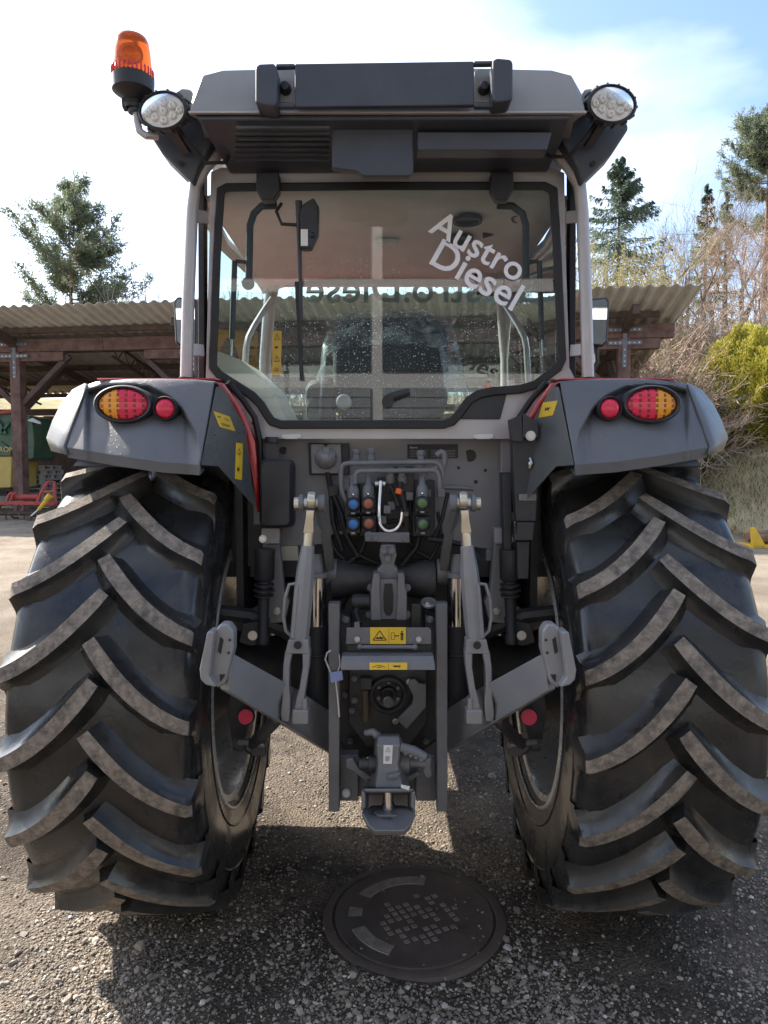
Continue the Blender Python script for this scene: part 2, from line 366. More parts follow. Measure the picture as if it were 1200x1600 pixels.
# ------------------------------------------------------------------ ground
def H(x, y):
    x = np.asarray(x, float); y = np.asarray(y, float)
    base = .55 * sstep(2.5, 13, y)
    bank = 1.9 * sstep(6.9, 10.2, x + .05 * (y - 14)) * sstep(9, 17, y)
    hill = 5.2 * sstep(21, 37, y) * (1 - .35 * sstep(30, 200, np.abs(x)))
    rough = .35 * sstep(20, 26, y) * np.sin(x * .5 + 1) * np.cos(y * .37)
    nearb = .006 * np.sin(x * 5.3 + 1.1 * np.sin(y * 3.1)) * np.cos(y * 4.7 + x) + .004 * np.sin(x * 13 + y * 7)
    return base + bank + hill + rough + nearb * (1 - sstep(10, 16, y)) - .006
def ground():
    xs = np.concatenate([-np.geomspace(3.2, 900, 42)[::-1], np.arange(-3.1, 3.11, .06), np.geomspace(3.2, 900, 60)])
    ys = np.concatenate([-np.geomspace(3.2, 400, 22)[::-1], np.arange(-3.1, 4.0, .06), np.geomspace(4.05, 60, 90), np.geomspace(64, 1500, 16)])
    X, Y = np.meshgrid(xs, ys); Z = H(X, Y)
    v = np.stack([X.ravel(), Y.ravel(), Z.ravel()], 1); n = len(xs)
    i, j = np.meshgrid(np.arange(len(ys) - 1), np.arange(n - 1), indexing='ij'); a = (i * n + j).ravel()
    f = np.stack([a, a + 1, a + n + 1, a + n], 1)
    m, nt, b = newmat('yard_ground')
    p = pos(nt); sx = N(nt, 'ShaderNodeSeparateXYZ'); nt.links.new(p, sx.inputs[0])
    big = noise(nt, .7, 6, .6); mid = noise(nt, 5, 6, .65)
    vor = N(nt, 'ShaderNodeTexVoronoi', feature='F1'); vor.inputs['Scale'].default_value = 85; nt.links.new(p, vor.inputs['Vector'])
    vor2 = N(nt, 'ShaderNodeTexVoronoi', feature='F1'); vor2.inputs['Scale'].default_value = 210; nt.links.new(p, vor2.inputs['Vector'])
    stone = mix(nt, ramp(nt, vor.outputs['Color'], .25, .75), (.165, .135, .105), (.37, .315, .25))
    fine = mix(nt, ramp(nt, vor2.outputs['Color'], .2, .8), (.12, .093, .07), (.28, .23, .178))
    c = mix(nt, ramp(nt, mid, .42, .58), fine, stone)
    damp = ramp(nt, math_(nt, 'ADD', math_(nt, 'MULTIPLY', big, .6), math_(nt, 'MULTIPLY', mid, .4)), .41, .55)
    c = mix(nt, math_(nt, 'MULTIPLY', damp, .85), c, (.043, .033, .026))
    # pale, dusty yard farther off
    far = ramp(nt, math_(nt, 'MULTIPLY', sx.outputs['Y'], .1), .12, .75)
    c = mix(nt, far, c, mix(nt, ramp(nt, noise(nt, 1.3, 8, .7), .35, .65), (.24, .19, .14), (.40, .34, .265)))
    # grass on the bank and hill
    gx = ramp(nt, math_(nt, 'ADD', math_(nt, 'MULTIPLY', sx.outputs['X'], .25), math_(nt, 'MULTIPLY', noise(nt, .8, 5), .5)), 1.75 - 1.0, .99)
    gx = math_(nt, 'MULTIPLY', ramp(nt, math_(nt, 'ADD', math_(nt, 'MULTIPLY', sx.outputs['X'], .1), math_(nt, 'MULTIPLY', noise(nt, .8, 5), .12)), .70, .78), ramp(nt, math_(nt, 'MULTIPLY', sx.outputs['Y'], .05), .36, .42))
    gy = ramp(nt, math_(nt, 'MULTIPLY', sx.outputs['Y'], .03), .6, .64)
    g = math_(nt, 'MAXIMUM', gx, gy)
    gc = mix(nt, ramp(nt, noise(nt, .9, 7, .7), .42, .62), (.44, .35, .21), (.30, .27, .13))
    c = mix(nt, g, c, gc)
    nt.links.new(c, b.inputs['Base Color']); b.inputs['Roughness'].default_value = .92; b.inputs['Specular IOR Level'].default_value = .2
    h = math_(nt, 'ADD', math_(nt, 'MULTIPLY', vor.outputs['Distance'], -1.2), math_(nt, 'ADD', math_(nt, 'MULTIPLY', vor2.outputs['Distance'], -.4), math_(nt, 'ADD', math_(nt, 'MULTIPLY', mid, 1.0), math_(nt, 'MULTIPLY', noise(nt, 16, 6, .7), 1.6))))
    nt.links.new(bump(nt, h, .9, .012), b.inputs['Normal'])
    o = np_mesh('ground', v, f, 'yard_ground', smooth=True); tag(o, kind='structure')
ground()

MANHOLE = GP(642, 1430); MANHOLE.z = 0
def gravel():
    # icosahedron stones, flattened and uneven, lying on the yard
    t = (1 + 5 ** .5) / 2
    V0 = np.array([(-1, t, 0), (1, t, 0), (-1, -t, 0), (1, -t, 0), (0, -1, t), (0, 1, t), (0, -1, -t), (0, 1, -t), (t, 0, -1), (t, 0, 1), (-t, 0, -1), (-t, 0, 1)]) / math.sqrt(1 + t * t)
    F0 = np.array([(0, 11, 5), (0, 5, 1), (0, 1, 7), (0, 7, 10), (0, 10, 11), (1, 5, 9), (5, 11, 4), (11, 10, 2), (10, 7, 6), (7, 1, 8), (3, 9, 4), (3, 4, 2), (3, 2, 6), (3, 6, 8), (3, 8, 9), (4, 9, 5), (2, 4, 11), (6, 2, 10), (8, 6, 7), (9, 8, 1)])
    N_ = 125000
    # nearer ground gets more stones
    y = -0.95 + 6.0 * RNG.random(N_) ** 2.1; x = (RNG.random(N_) - .5) * 2 * (1.35 + .45 * (y + .95))
    dm = np.hypot(x - MANHOLE.x, y - MANHOLE.y)
    # clusters: thin out where the damp earth shows
    cl = np.sin(x * 3.1 + 2 * np.sin(y * 2.3)) * np.cos(y * 3.7 - x * 1.9) + .6 * np.sin(x * 9 + y * 5)
    keep = (RNG.random(N_) < np.clip(.5 + .42 * cl, .07, 1)) & ((dm > .345) | (RNG.random(N_) < .03))
    x, y, dm = x[keep], y[keep], dm[keep]; n = len(x)
    r = np.clip(.0034 * np.exp(RNG.normal(0, .45, n)), .0016, .013); r[RNG.random(n) < .010] *= 1.9
    z = H(x, y) + r * .25; z[dm < .345] = .004 + r[dm < .345] * .4
    sc = np.stack([r * RNG.uniform(.8, 1.4, n), r * RNG.uniform(.7, 1.1, n), r * RNG.uniform(.45, .85, n)], 1)
    a = RNG.random(n) * 6.283; ca, sa = np.cos(a), np.sin(a)
    P = V0[None] * (1 + RNG.normal(0, .2, (n, 12, 1))) * sc[:, None, :]
    X = P[..., 0] * ca[:, None] - P[..., 1] * sa[:, None]; Yv = P[..., 0] * sa[:, None] + P[..., 1] * ca[:, None]
    P = np.stack([X + x[:, None], Yv + y[:, None], P[..., 2] + z[:, None]], 2).reshape(-1, 3)
    F = (F0[None] + (np.arange(n) * 12)[:, None, None]).reshape(-1, 3)
    m, nt, b = newmat('pebbles')
    gi = N(nt, 'ShaderNodeNewGeometry').outputs['Random Per Island']
    rp = N(nt, 'ShaderNodeValToRGB'); e = rp.color_ramp.elements; e[0].color = (.14, .118, .095, 1); e[1].color = (.72, .68, .62, 1); e[1].position = 1
    k = e.new(.45); k.color = (.28, .24, .195, 1); k = e.new(.7); k.color = (.34, .28, .21, 1); k = e.new(.93); k.color = (.42, .37, .30, 1)
    big = noise(nt, .7, 6, .6); mid = noise(nt, 5, 6, .65)
    damp = ramp(nt, math_(nt, 'ADD', math_(nt, 'MULTIPLY', big, .6), math_(nt, 'MULTIPLY', mid, .4)), .44, .60)
    nt.links.new(gi, rp.inputs[0]); nt.links.new(mix(nt, math_(nt, 'MULTIPLY', damp, .35), rp.outputs[0], (.065, .052, .044)), b.inputs['Base Color']); b.inputs['Roughness'].default_value = .8
    nt.links.new(bump(nt, noise(nt, 300, 3), .3, .002), b.inputs['Normal'])
    o = np_mesh('gravel', P, F, 'pebbles'); tag(o, 'loose grey and beige gravel stones lying on the yard', 'gravel', kind='stuff')
gravel()

def manhole():
    c = MANHOLE; o = thing('manhole_cover', (c.x, c.y, 0), 'round dark cast iron manhole cover set in the gravel behind the tractor', 'manhole cover')
    MB().lathe(c, (0, 0, 1), [(.295, -.002), (.30, .007), (.318, .008), (.330, .003), (.338, -.012)], 64).build('frame_ring', 'iron_cover', o)
    lid = MB().lathe(c, (0, 0, 1), [(.0005, .0035), (.2, .004), (.268, .0035), (.276, .007), (.288, .007), (.292, -.002)], 64).build('lid', 'iron_cover', o)
    sx = MB().box((0, 0, 0), (.020, .020, .004)).build('stud', 'iron_worn', lid, bevel=.002)
    WLs = []
    for i in range(-5, 6):
        for j in range(-5, 6):
            q = Vector((i * .031, j * .031, 0)); q.rotate(Matrix.Rotation(.45, 3, 'Z'))
            if q.length < .165 and random.random() < .62 and (q - Vector((.03, -.02, 0))).length < .15: WLs.append(q)
    first = True
    for q in WLs:
        p = c + q + Vector((0, 0, .0045)); 
        if first: sx.location = p - WL[lid.name]; WL[sx.name] = p; sx.rotation_euler = (0, 0, .45); first = False
        else: share(sx, p, lid, (0, 0, .45 + random.uniform(-.03, .03)))
    for a0, a1 in ((2.75, 3.55), (3.85, 4.1), (4.45, 5.75)):
        MB().lathe(c + Vector((0, 0, .0065)), (0, 0, 1), [(.188, -.003), (.190, 0), (.238, 0), (.240, -.003)], 18, a0=a0, a1=a1).build('raised_band', 'iron_worn', lid)
manhole()

# ------------------------------------------------------------------ tractor
TR = thing('tractor', (0, 0, 0), 'red and grey farm tractor with a tall cab and big muddy rear tyres', 'tractor')
def off2(poly, d):
    n = len(poly); out = []
    ar = sum(poly[i][0] * poly[(i + 1) % n][1] - poly[(i + 1) % n][0] * poly[i][1] for i in range(n)); sg = 1 if ar > 0 else -1
    for i in range(n):
        a, b, c = Vector(poly[i - 1]), Vector(poly[i]), Vector(poly[(i + 1) % n])
        n1 = Vector(((b - a).y, -(b - a).x)).normalized() * sg; n2 = Vector(((c - b).y, -(c - b).x)).normalized() * sg
        m = (n1 + n2); m = m.normalized() / max(.5, math.sqrt((1 + n1.dot(n2)) / 2)); out.append(tuple(b + m * d))
    return out
def ring(mb, inner, outer, Yf, Yb, fn=None, mi=0):
    fn = fn or T; n = len(inner)
    L = [[fn(x, y, Yf) for x, y in inner], [fn(x, y, Yf) for x, y in outer], [fn(x, y, Yb) for x, y in outer], [fn(x, y, Yb) for x, y in inner]]
    vs = [p for l in L for p in l]
    fs = [(k * n + i, k * n + (i + 1) % n, ((k + 1) % 4) * n + (i + 1) % n, ((k + 1) % 4) * n + i) for k in range(4) for i in range(n)]
    return mb.add(vs, fs, mi)
def pp(mb, pts, Y, dy, fn=None, mi=0):
    """polygon given in photo px on the plane Y, thickened by dy metres"""
    fn = fn or T
    return mb.prism([fn(x, y, Y) for x, y in pts], (0, dy, 0), mi)
def bolt(p, r, parent, d=(0, -1, 0), mat='bolt', h=.008, name='bolt'):
    p = Vector(p); d = Vector(d).normalized()
    m = MB().cyl(p, p + d * h * .35, r * 1.35, n=16); m.cyl(p + d * h * .35, p + d * h, r, n=6); return m.build(name, mat, parent, bevel=.0008)

# ---- rear wheels
WX, WZ = .828, .85
def tyre_prof(sc=1.0, wd=1.0):
    half = [(.485, .240), (.505, .257), (.54, .266), (.60, .276), (.67, .279), (.735, .275), (.775, .264), (.792, .246), (.799, .21), (.802, .12), (.803, 0)]
    return [(r * sc, -h * wd) for r, h in half] + [(r * sc, h * wd) for r, h in half[::-1][1:]]
def lug_mesh(name, side):
    n = 12; rings = []
    for k in range(n + 3):
        u = min(1, k / (n - 1)); h = -.012 + .274 * u; v = .235 * (1.58 * u - .58 * u * u)
        dh, dv = .274, .235 * (1.58 - 1.16 * u); L = math.hypot(dh, dv); nh, nv = dv / L, dh / L     # across the lug
        rb = .797 if u < .85 else .797 - .02 * (u - .85) / .15; rt = .851 - .016 * u * u; wid = 1.0 - .12 * u
        if u < .12: wid *= .82 + .18 * u / .12
        if k == n: h, rt, rb, v = .274, .822, .76, v + .006
        if k == n + 1: h, rt, rb, v = .279, .785, .74, v + .012
        if k == n + 2: h, rt, rb, v = .281, .745, .72, v + .016
        if k >= n: nh, nv = .15, 1.0
        ringp = []
        for q, rad in ((-.082, rb - .008), (-.046, rb + .010), (-.0285, rt - .016), (-.0225, rt), (.0225, rt), (.0285, rt - .016), (.044, rb + .010), (.075, rb - .008)):
            hh = h + nh * q * wid * (.35 if k >= n else 1); th = -(v - nv * q * wid) / .83
            hh = min(hh, .283) if hh > 0 else hh
            ringp.append((side * hh, -rad * math.cos(th), rad * math.sin(th)))
        rings.append(ringp)
    vs = [p for r_ in rings for p in r_]; fs = []; ms = []
    for i in range(len(rings) - 1):
        for j in range(7):
            fs.append((i * 8 + j, i * 8 + j + 1, (i + 1) * 8 + j + 1, (i + 1) * 8 + j)); ms.append(1 if (j == 3 and i < n) else 0)
    fs.append(tuple(range(8))); ms.append(0); e = (len(rings) - 1) * 8; fs.append(tuple(e + j for j in range(7, -1, -1))); ms.append(0)
    if side < 0: fs = [f[::-1] for f in fs]
    me = bpy.data.meshes.new(name); me.from_pydata(vs, [], fs); me.materials.append(MATS['rubber']); me.materials.append(MATS['rubber_mud'])
    me.polygons.foreach_set('material_index', ms)
    import bmesh
    bm = bmesh.new(); bm.from_mesh(me); bmesh.ops.recalc_face_normals(bm, faces=bm.faces); bm.to_mesh(me); bm.free()
    me.polygons.foreach_set('use_smooth', [True] * len(me.polygons)); me.set_sharp_from_angle(angle=R(42)); return me
LUG = {1: lug_mesh('lug', 1), -1: lug_mesh('lug', -1)}
def wheel(c, name, sc=1.0, wd=1.0, s=1, nl=21, label=None):
    c = Vector(c)
    # rim: barrel, flanges and dished disc; the disc sits towards the outside (s)
    o = s
    pr = [(.507, -.266), (.518, -.258), (.507, -.246), (.47, -.236), (.455, -.18), (.425, -.16), (.415, -.08), (.41, -.05), (.395, .01), (.41, .06), (.425, .12), (.40, .15), (.33, .10), (.27, .06), (.15, .05), (.0005, .05)]
    pr2 = [(.43, .12), (.455, .17), (.47, .215), (.505, .222), (.515, .235), (.505, .245)]
    m = MB().lathe(c, (o, 0, 0), [(r * sc, h * wd) for r, h in pr], 72)
    m.lathe(c, (o, 0, 0), [(r * sc, h * wd) for r, h in pr2], 72)
    rim = m.build(name, 'rim_silver', TR, solid=.006 * sc, angle=50)
    if label: rim['label'] = label
    MB().lathe(c, (1, 0, 0), tyre_prof(sc, wd), 120).build('tyre', 'rubber', rim, angle=60)
    # ribs moulded on the inner sidewall
    for ring_r in (.57, .715):
        hh = .271 if ring_r < .6 else .277
        MB().lathe(c, (-o, 0, 0), [((ring_r - .008) * sc, (hh - .004) * wd), (ring_r * sc, (hh + .004) * wd), ((ring_r + .008) * sc, (hh - .002) * wd)], 96).build('sidewall_rib', 'rubber', rim)
    for side, base in ((-1, 13.0), (1, 20.6)):
        for k in range(nl):
            l = bpy.data.objects.new('lug', LUG[side]); COL.objects.link(l); WL[l.name] = c; l.parent = rim; l.location = c - WL[rim.name]
            l.rotation_euler = (R(-(base + 360.0 * k / nl)), 0, 0); l.scale = (wd, sc, sc)
    for k in range(8):
        a = k * math.pi / 4; MB().cyl(c + Vector((o * .055 * wd, math.cos(a) * .2 * sc, math.sin(a) * .2 * sc)), c + Vector((o * .085 * wd, math.cos(a) * .2 * sc, math.sin(a) * .2 * sc)), .018 * sc, n=6).build('wheel_nut', 'bolt', rim)
    return rim
for s in (-1, 1): wheel((s * WX, 0, WZ), 'rear_wheel', 1, 1, s)

def on_tri(s, a, y, A, B, C_):
    """point of the plane through three px+Y points under the px (a, y)"""
    A, B, C_ = [S(s, *p) for p in (A, B, C_)]; n = (B - A).cross(C_ - A)
    c0 = Vector((0, CAMY, CAMZ)); d = ray(600 + s * a, y); t = n.dot(A - c0) / n.dot(d); return c0 + d * t
# ---- fenders with their lamps
def fender(s):
    NU, NV = 110, 80; rows = []
    TA = ([262, 300, 355, 405, 455, 472], [599, 595.5, 594, 594, 598, 604]); BA = ([286, 355, 425, 500], [727, 722, 712, 699])
    BR = ([292, 300, 318, 340, 370, 405, 440, 470], [705, 672, 640, 618, 603, 599, 601, 608])
    def YP(u, v): return -.52 - .15 * v ** .85 + .07 * u ** 2.2
    for jv in range(NV + 1):
        v = jv / NV; row = []
        for iu in range(NU + 1):
            u = iu / NU; a = (270 + 23 * v) * (1 - u) + (466 + 34 * v ** .8) * u
            yt, yb = interp(a, *TA), interp(a, *BA); y = yt + (yb - yt) * v; br = interp(a, *BR)
            rec = .060 * math.exp(-max(0, y - br) / 62) * float(sstep(-1, 9, y - br)) * float(sstep(290, 315, a)) * float(sstep(474, 462, a) if a > 462 else 1)
            row.append(S(s, a, y, YP(u, v) + rec))
        rows.append(row)
    lip = [p + Vector((0, .05, -.012)) for p in rows[-1]]
    bot = [p + Vector((0, .004, -.028)) for p in rows[-1]]
    top = []
    for k, (dy, dz) in enumerate(((.10, -.012), (.05, .002), (.02, .004))):
        top.append([p + Vector((0, dy, dz)) for p in rows[0]])
    fc = MB().grid(top + rows + [bot, lip]).build('fender_cover', 'plastic_grey', TR, solid=.006, angle=28)
    # outer flare behind the seam
    seam = [(467.5, 601), (474, 625), (482, 650), (492, 677), (500.5, 699), (499, 711)]
    out = [(470, 600), (489, 610), (507, 632), (520, 658), (529.5, 684), (522, 704)]
    rr = []
    for k in range(9):
        t = k / 8; row = []
        for (a0, y0), (a1, y1) in zip(seam, out):
            row.append(S(s, a0 + 1.5 + (a1 - a0) * t, y0 + (y1 - y0) * t, YP(1, (y0 - 600) / 100 if y0 > 600 else 0) + .002 + .19 * t * t - .012 * math.sin(math.pi * t)))
        rr.append(row)
    rr.append([p + Vector((-s * .005, .45, .01)) for p in rr[-1]])
    MB().grid(rr).build('fender_flare', 'plastic_grey', TR, solid=.007, angle=40)
    # slanted inner facet
    pts = [(268, 604, -.53), (292, 727, -.672), (264, 729, -.60), (208, 792, -.44), (222, 668, -.40), (258, 604, -.46)]
    P_ = [on_tri(s, p[0], p[1], (268, 604, -.53), (292, 727, -.672), (208, 792, -.44)) for p in pts]
    fac = MB().prism(P_, (0, .012, 0)).build('fender_facet', 'plastic_facet', TR, bevel=.003)
    # red shell: edge strip, top over the tyre and inner wall
    e0 = [(272, 597, -.44), (256, 600, -.43), (236, 627, -.40), (221, 655, -.385), (208, 690, -.375), (203, 740, -.365), (200, 800, -.355)]
    e1 = [(274, 604, -.452), (260, 606, -.44), (243, 632, -.41), (227, 662, -.395), (219, 695, -.385), (210, 745, -.372), (202, 800, -.36)]
    a_ = [S(s, *p) for p in e0]; b_ = [S(s, *p) for p in e1]
    f_ = [Vector((p.x, .62, p.z - .02)) for p in a_]
    o_ = [S(s, a, y, Y) for a, y, Y in ((440, 598, -.4), (440, 599, -.3))]
    rs = MB().grid([b_, a_, f_])
    tp = [[Vector((a_[0].x * k0 + o_[0].x * (1 - k0), Y, a_[0].z + dz + .012)) for k0 in (1, .66, .33, 0)] for Y, dz in ((-.47, -.006), (-.3, .012), (.1, .02), (.45, -.01), (.75, -.16), (.95, -.42))]
    rs.grid(tp)
    rs.build('fender_shell', 'red_paint', TR, solid=.006, angle=30)
    MB().prism([(s * .53, -.28, 1.12), (s * .40, .75, 1.12), (s * .385, .75, 1.12), (s * .505, -.28, 1.12)], (0, 0, .64)).build('fender_inner_wall', 'plastic_black', TR)
    # black liner under the shell, over the tyre
    li = []
    for k in range(13):
        a = R(30 + 92 * k / 12); li.append([Vector((s * x, .93 * math.cos(a), .85 + .93 * math.sin(a))) for x in (.5, .75, 1.0)])
    MB().grid(li).build('fender_liner', 'plastic_black', TR, solid=.006)
    MB().prism([S(s, a, y, -.225) for a, y in ((196, 640), (262, 640), (262, 720), (240, 885), (196, 885))], (0, .02, 0)).build('cab_skirt', 'plastic_black', TR)
    # black rubber edge beside the red strip
    k_ = [S(s, *p) for p in ((249, 597, -.40), (225, 625, -.36), (207, 652, -.34), (199, 690, -.33), (196, 800, -.32))]
    MB().tube(k_, .011, 8).build('edge_seal', 'rubber_seal', TR)
    # lamps
    def lamp(a, y, rx, ry, Y, name, two):
        c = S(s, a, y, Y); D = -Y * 0 + (Y - CAMY); ax, az = rx * D / FPX, ry * D / FPX
        hs = MB().lathe(c, (0, -1, 0), [(1.06, -.05), (1.22, -.03), (1.24, .006), (1.14, .018), (1.04, .014), (1.0, .004), (.0005, .002)], 48, sx=ax, sy=az).build(name, 'plastic_black', TR, angle=40)
        m = MB()
        rws = []
        NR = 10
        for half, sgn in ((0, 1), (1, -1)):
            if not two and half: break
            ccy = .12
            for i in range(-9, 9):
                for j in range(-9, 9):
                    cx, cz = (i + .5) / 9, (j + .5) / 9
                    if cx * cx + cz * cz > .99: continue
                    split = .18 + .16 * (1 - cz * cz) * -1 + .1
                    if two and ((cx > split) != (half == 0)): continue
                    q = lambda x, z: c + Vector((s * x * ax, -(.006 + .016 * math.sqrt(max(0, 1 - x * x - z * z))), z * az))
                    def cl(x, z):
                        L = math.hypot(x, z); return (x / L, z / L) if L > 1 else (x, z)
                    g = .0555
                    pts = [q(*cl(cx - g, cz - g)), q(*cl(cx + g, cz - g)), q(*cl(cx + g, cz + g)), q(*cl(cx - g, cz + g))]
                    dark = two and ((i % 3 == 1) and (j % 3 != 0)) 
                    m.add(pts, [(0, 1, 2, 3)], (1 if half == 0 and two else 0) + (2 if dark else 0))
        m.build('lens', ['lens_red', 'lens_amber', 'lens_dark', 'lens_amber_dark'], hs, angle=60)
        return hs
    lamp(411, 632, 38, 24, -.575, 'tail_lamp', True)
    lamp(346, 638.5, 15.5, 15.5, -.575, 'reflector', False)
    return fc, fac
def pict(mb, c, rx, rz, kind):
    """small black drawings printed on a sticker: c centre, rx / rz half-size vectors"""
    def P2(x, z): return c + rx * x + rz * z + Vector((0, -.0012, 0))
    def poly(pts): mb.add([P2(*p) for p in pts], [tuple(range(len(pts)))], 1)
    def line(a, b, t=.06):
        d = Vector((b[0] - a[0], b[1] - a[1])); d.normalize(); n = Vector((-d.y, d.x)) * t
        poly([(a[0] + n.x, a[1] + n.y), (b[0] + n.x, b[1] + n.y), (b[0] - n.x, b[1] - n.y), (a[0] - n.x, a[1] - n.y)])
    if kind == 'tri':
        A, B, C_ = (-.85, -.7), (.85, -.7), (0, .8); line(A, B); line(B, C_); line(C_, A)
        poly([(-.5, -.5), (.5, -.5), (.45, -.3), (.1, -.12), (-.1, -.3), (-.3, -.15), (-.45, -.35)])
    if kind == 'excl':
        A, B, C_ = (-.85, -.7), (.85, -.7), (0, .8); line(A, B); line(B, C_); line(C_, A); line((0, -.2), (0, .35), .07); poly([(-.08, -.5), (.08, -.5), (.08, -.35), (-.08, -.35)])
    if kind == 'man':
        for a, b in (((-.9, -.6), (-.9, .5)), ((-.9, .5), (-.45, .5)), ((-.45, .5), (-.45, -.6)), ((-.45, -.6), (-.9, -.6))): line(a, b, .03)
        line((-.3, 0), (.2, 0), .05); poly([(-.38, 0), (-.2, .18), (-.2, -.18)]); poly([(.28, 0), (.1, .18), (.1, -.18)])
        poly([(.45, .1), (.85, .1), (.85, .45), (.45, .45)]); line((.55, -.7), (.55, .1), .07); line((.75, -.7), (.75, .1), .07)
        poly([(.58, .5), (.72, .5), (.76, .65), (.72, .78), (.58, .78), (.54, .65)])
    if kind == 'roof': line((-.9, -.4), (0, .5), .08); line((0, .5), (.9, -.4), .08); poly([(-.35, -.5), (.4, -.5), (.2, -.1), (-.1, -.2)])
    if kind == 'hand': poly([(-.7, .5), (-.4, .1), (-.2, .45), (0, .1), (.3, .4), (.45, 0), (.2, -.1), (.35, -.6), (.1, -.3), (-.2, -.2), (-.5, -.4), (-.6, 0)])
    if kind == 'lines':
        for z in (.5, .25, 0, -.25, -.5): line((-.8, z), (.8 - .3 * (z < 0), z), .05)
    if kind == 'code':
        for i in range(4):
            for j in range(4):
                if (i * 3 + j * 5) % 7 < 4: poly([(-.8 + i * .4, -.8 + j * .4), (-.5 + i * .4, -.8 + j * .4), (-.5 + i * .4, -.5 + j * .4), (-.8 + i * .4, -.5 + j * .4)])
def sticker(q, parts, parent, mats=('yellow_sticker', 'black_print'), name='sticker', th=.0016):
    """q four corners seen from behind: upper left, upper right, lower right, lower left"""
    q = [Vector(p) + Vector((0, -.0025, 0)) for p in q]
    m = MB().prism(q, (0, th, 0))
    for (u0, v0, u1, v1, kind) in parts:
        def at(u, v): return (q[0] * (1 - u) + q[1] * u) * (1 - v) + (q[3] * (1 - u) + q[2] * u) * v
        c = (at(u0, v0) + at(u1, v1)) / 2; rx = (at(u1, (v0 + v1) / 2) - at(u0, (v0 + v1) / 2)) / 2 * .86; rz = (at((u0 + u1) / 2, v0) - at((u0 + u1) / 2, v1)) / 2 * .86
        if kind == 'bar':
            e = rx * .02; m.add([at(u0, v0) + Vector((0, -.0012, 0)), at(u1, v0) + Vector((0, -.0012, 0)), at(u1, v1) + Vector((0, -.0012, 0)), at(u0, v1) + Vector((0, -.0012, 0))], [(0, 1, 2, 3)], 1)
        else: pict(m, c, rx, rz, kind)
    return m.build(name, list(mats), parent, fix=False)
FC = {s: fender(s) for s in (-1, 1)}
def fpt(s, a, y): return on_tri(s, a, y, (268, 604, -.53), (292, 727, -.672), (208, 792, -.44))
# stickers on the inner facets
for q, parts in (([(272, 642), (246, 651), (237, 674), (262, 667)], [(.05, .08, .5, .5, 'hand'), (.5, .08, .95, .5, 'roof'), (.08, .55, .92, .95, 'lines')]),
                 ([(236, 692), (225, 693), (227, 750), (238, 748)], [(.1, .03, .9, .45, 'roof'), (.1, .5, .9, .95, 'hand')])):
    sticker([fpt(-1, *p) for p in q], parts, FC[-1][1])
sticker([fpt(1, *p) for p in [(243, 629), (266, 626), (258, 649), (236, 653)]], [(.1, .1, .9, .9, 'hand')], FC[1][1])

# ---- cab
YW = -.285
WPX = [(350, 301), (356, 298), (600, 296), (850, 296), (860, 301), (866, 400), (873, 560), (868, 571), (835, 596), (812, 603), (770, 606), (746, 611), (729, 622), (713, 644), (704, 654), (692, 658), (440, 658), (428, 654), (421, 644), (412, 629), (398, 614), (346, 581), (338, 571), (344, 400)]
OUT = [(330, 268), (345, 262), (600, 260), (860, 262), (882, 270), (884, 400), (890, 575), (903, 600), (905, 640), (880, 686), (800, 686), (770, 686), (740, 686), (720, 686), (706, 686), (690, 686), (440, 686), (425, 686), (412, 686), (402, 686), (395, 660), (350, 640), (322, 590), (327, 400)]
fr = ring(MB(), off2(WPX, 9), OUT, YW, YW + .06).build('cab_frame', 'silver', TR, bevel=.006, seg=3)
rw = ring(MB(), off2(WPX, -1.5), off2(WPX, 12), YW - .016, YW + .004)
RW = rw.build('rear_window', 'rubber_seal', TR, bevel=.005, seg=3)
MB().add([T(x, y, YW - .004) for x, y in off2(WPX, 2)], [tuple(range(len(WPX)))]).build('glass', 'glass_rear', RW, fix=False)
# lettering on the rear pane
def fit_text(body, x0, length, fn, mats, parent, name='lettering', bold=0.0):
    v, f = text_mesh(body, 1.0, Matrix(), .0, bold=bold); xs = [p.x for p in v]; w_ = max(xs) - min(xs); k = length / w_
    m = MB().add([fn((p.x - min(xs)) * k, p.y * k) for p in v], f); return m.build(name, mats, parent, fix=False)
ca, sa = math.cos(R(-29.5)), math.sin(R(-29.5))
for body, x0, y0, L in (('Austro', 669, 361, .348), ('Diesel', 671, 411, .325)):
    o0 = T(x0, y0, YW - .0125)
    fit_text(body, 0, L, lambda x, z, o0=o0: o0 + Vector((x * ca - z * sa, 0, x * sa + z * ca)), 'white_print', RW, bold=.012)
# hinge brackets on the window top
for px in (418, 785):
    m = pp(MB(), [(px - 18, 268), (px + 18, 268), (px + 18, 297), (px + 9, 312), (px - 9, 312), (px - 18, 297)], YW - .05, .045); m.build('window_hinge', 'plastic_black', TR, bevel=.006)
# wiper
wp = pp(MB(), [(473, 318), (490, 308), (498, 322), (497, 365), (486, 388), (470, 388), (468, 330)], YW - .05, .04).build('wiper_motor', 'plastic_black', TR, bevel=.006)
pp(MB(), [(470, 358), (481, 358), (481, 384), (470, 384)], YW - .053, .003).build('motor_label', 'white_label', wp)
MB().tube([T(467, 314, YW - .04), T(467, 345, YW - .035), T(469, 420, YW - .028), T(471, 500, YW - .02)], [.012, .009, .007, .006], 8).build('wiper_arm', 'plastic_black', TR)
MB().bar(T(464, 440, YW - .018), T(472, 594, YW - .018), .006, .014, (1, 0, 0)).build('wiper_blade', 'rubber_seal', TR)
MB().ball(T(488, 367, YW - .055), .009, n=8).build('motor_knob', 'plastic_black', wp)
MB().tube([T(440, 318, YW - .02), T(432, 330, YW - .03), T(440, 350, YW - .03), T(470, 352, YW - .03)], .006, 8).build('wiper_cable', 'rubber_seal', TR)
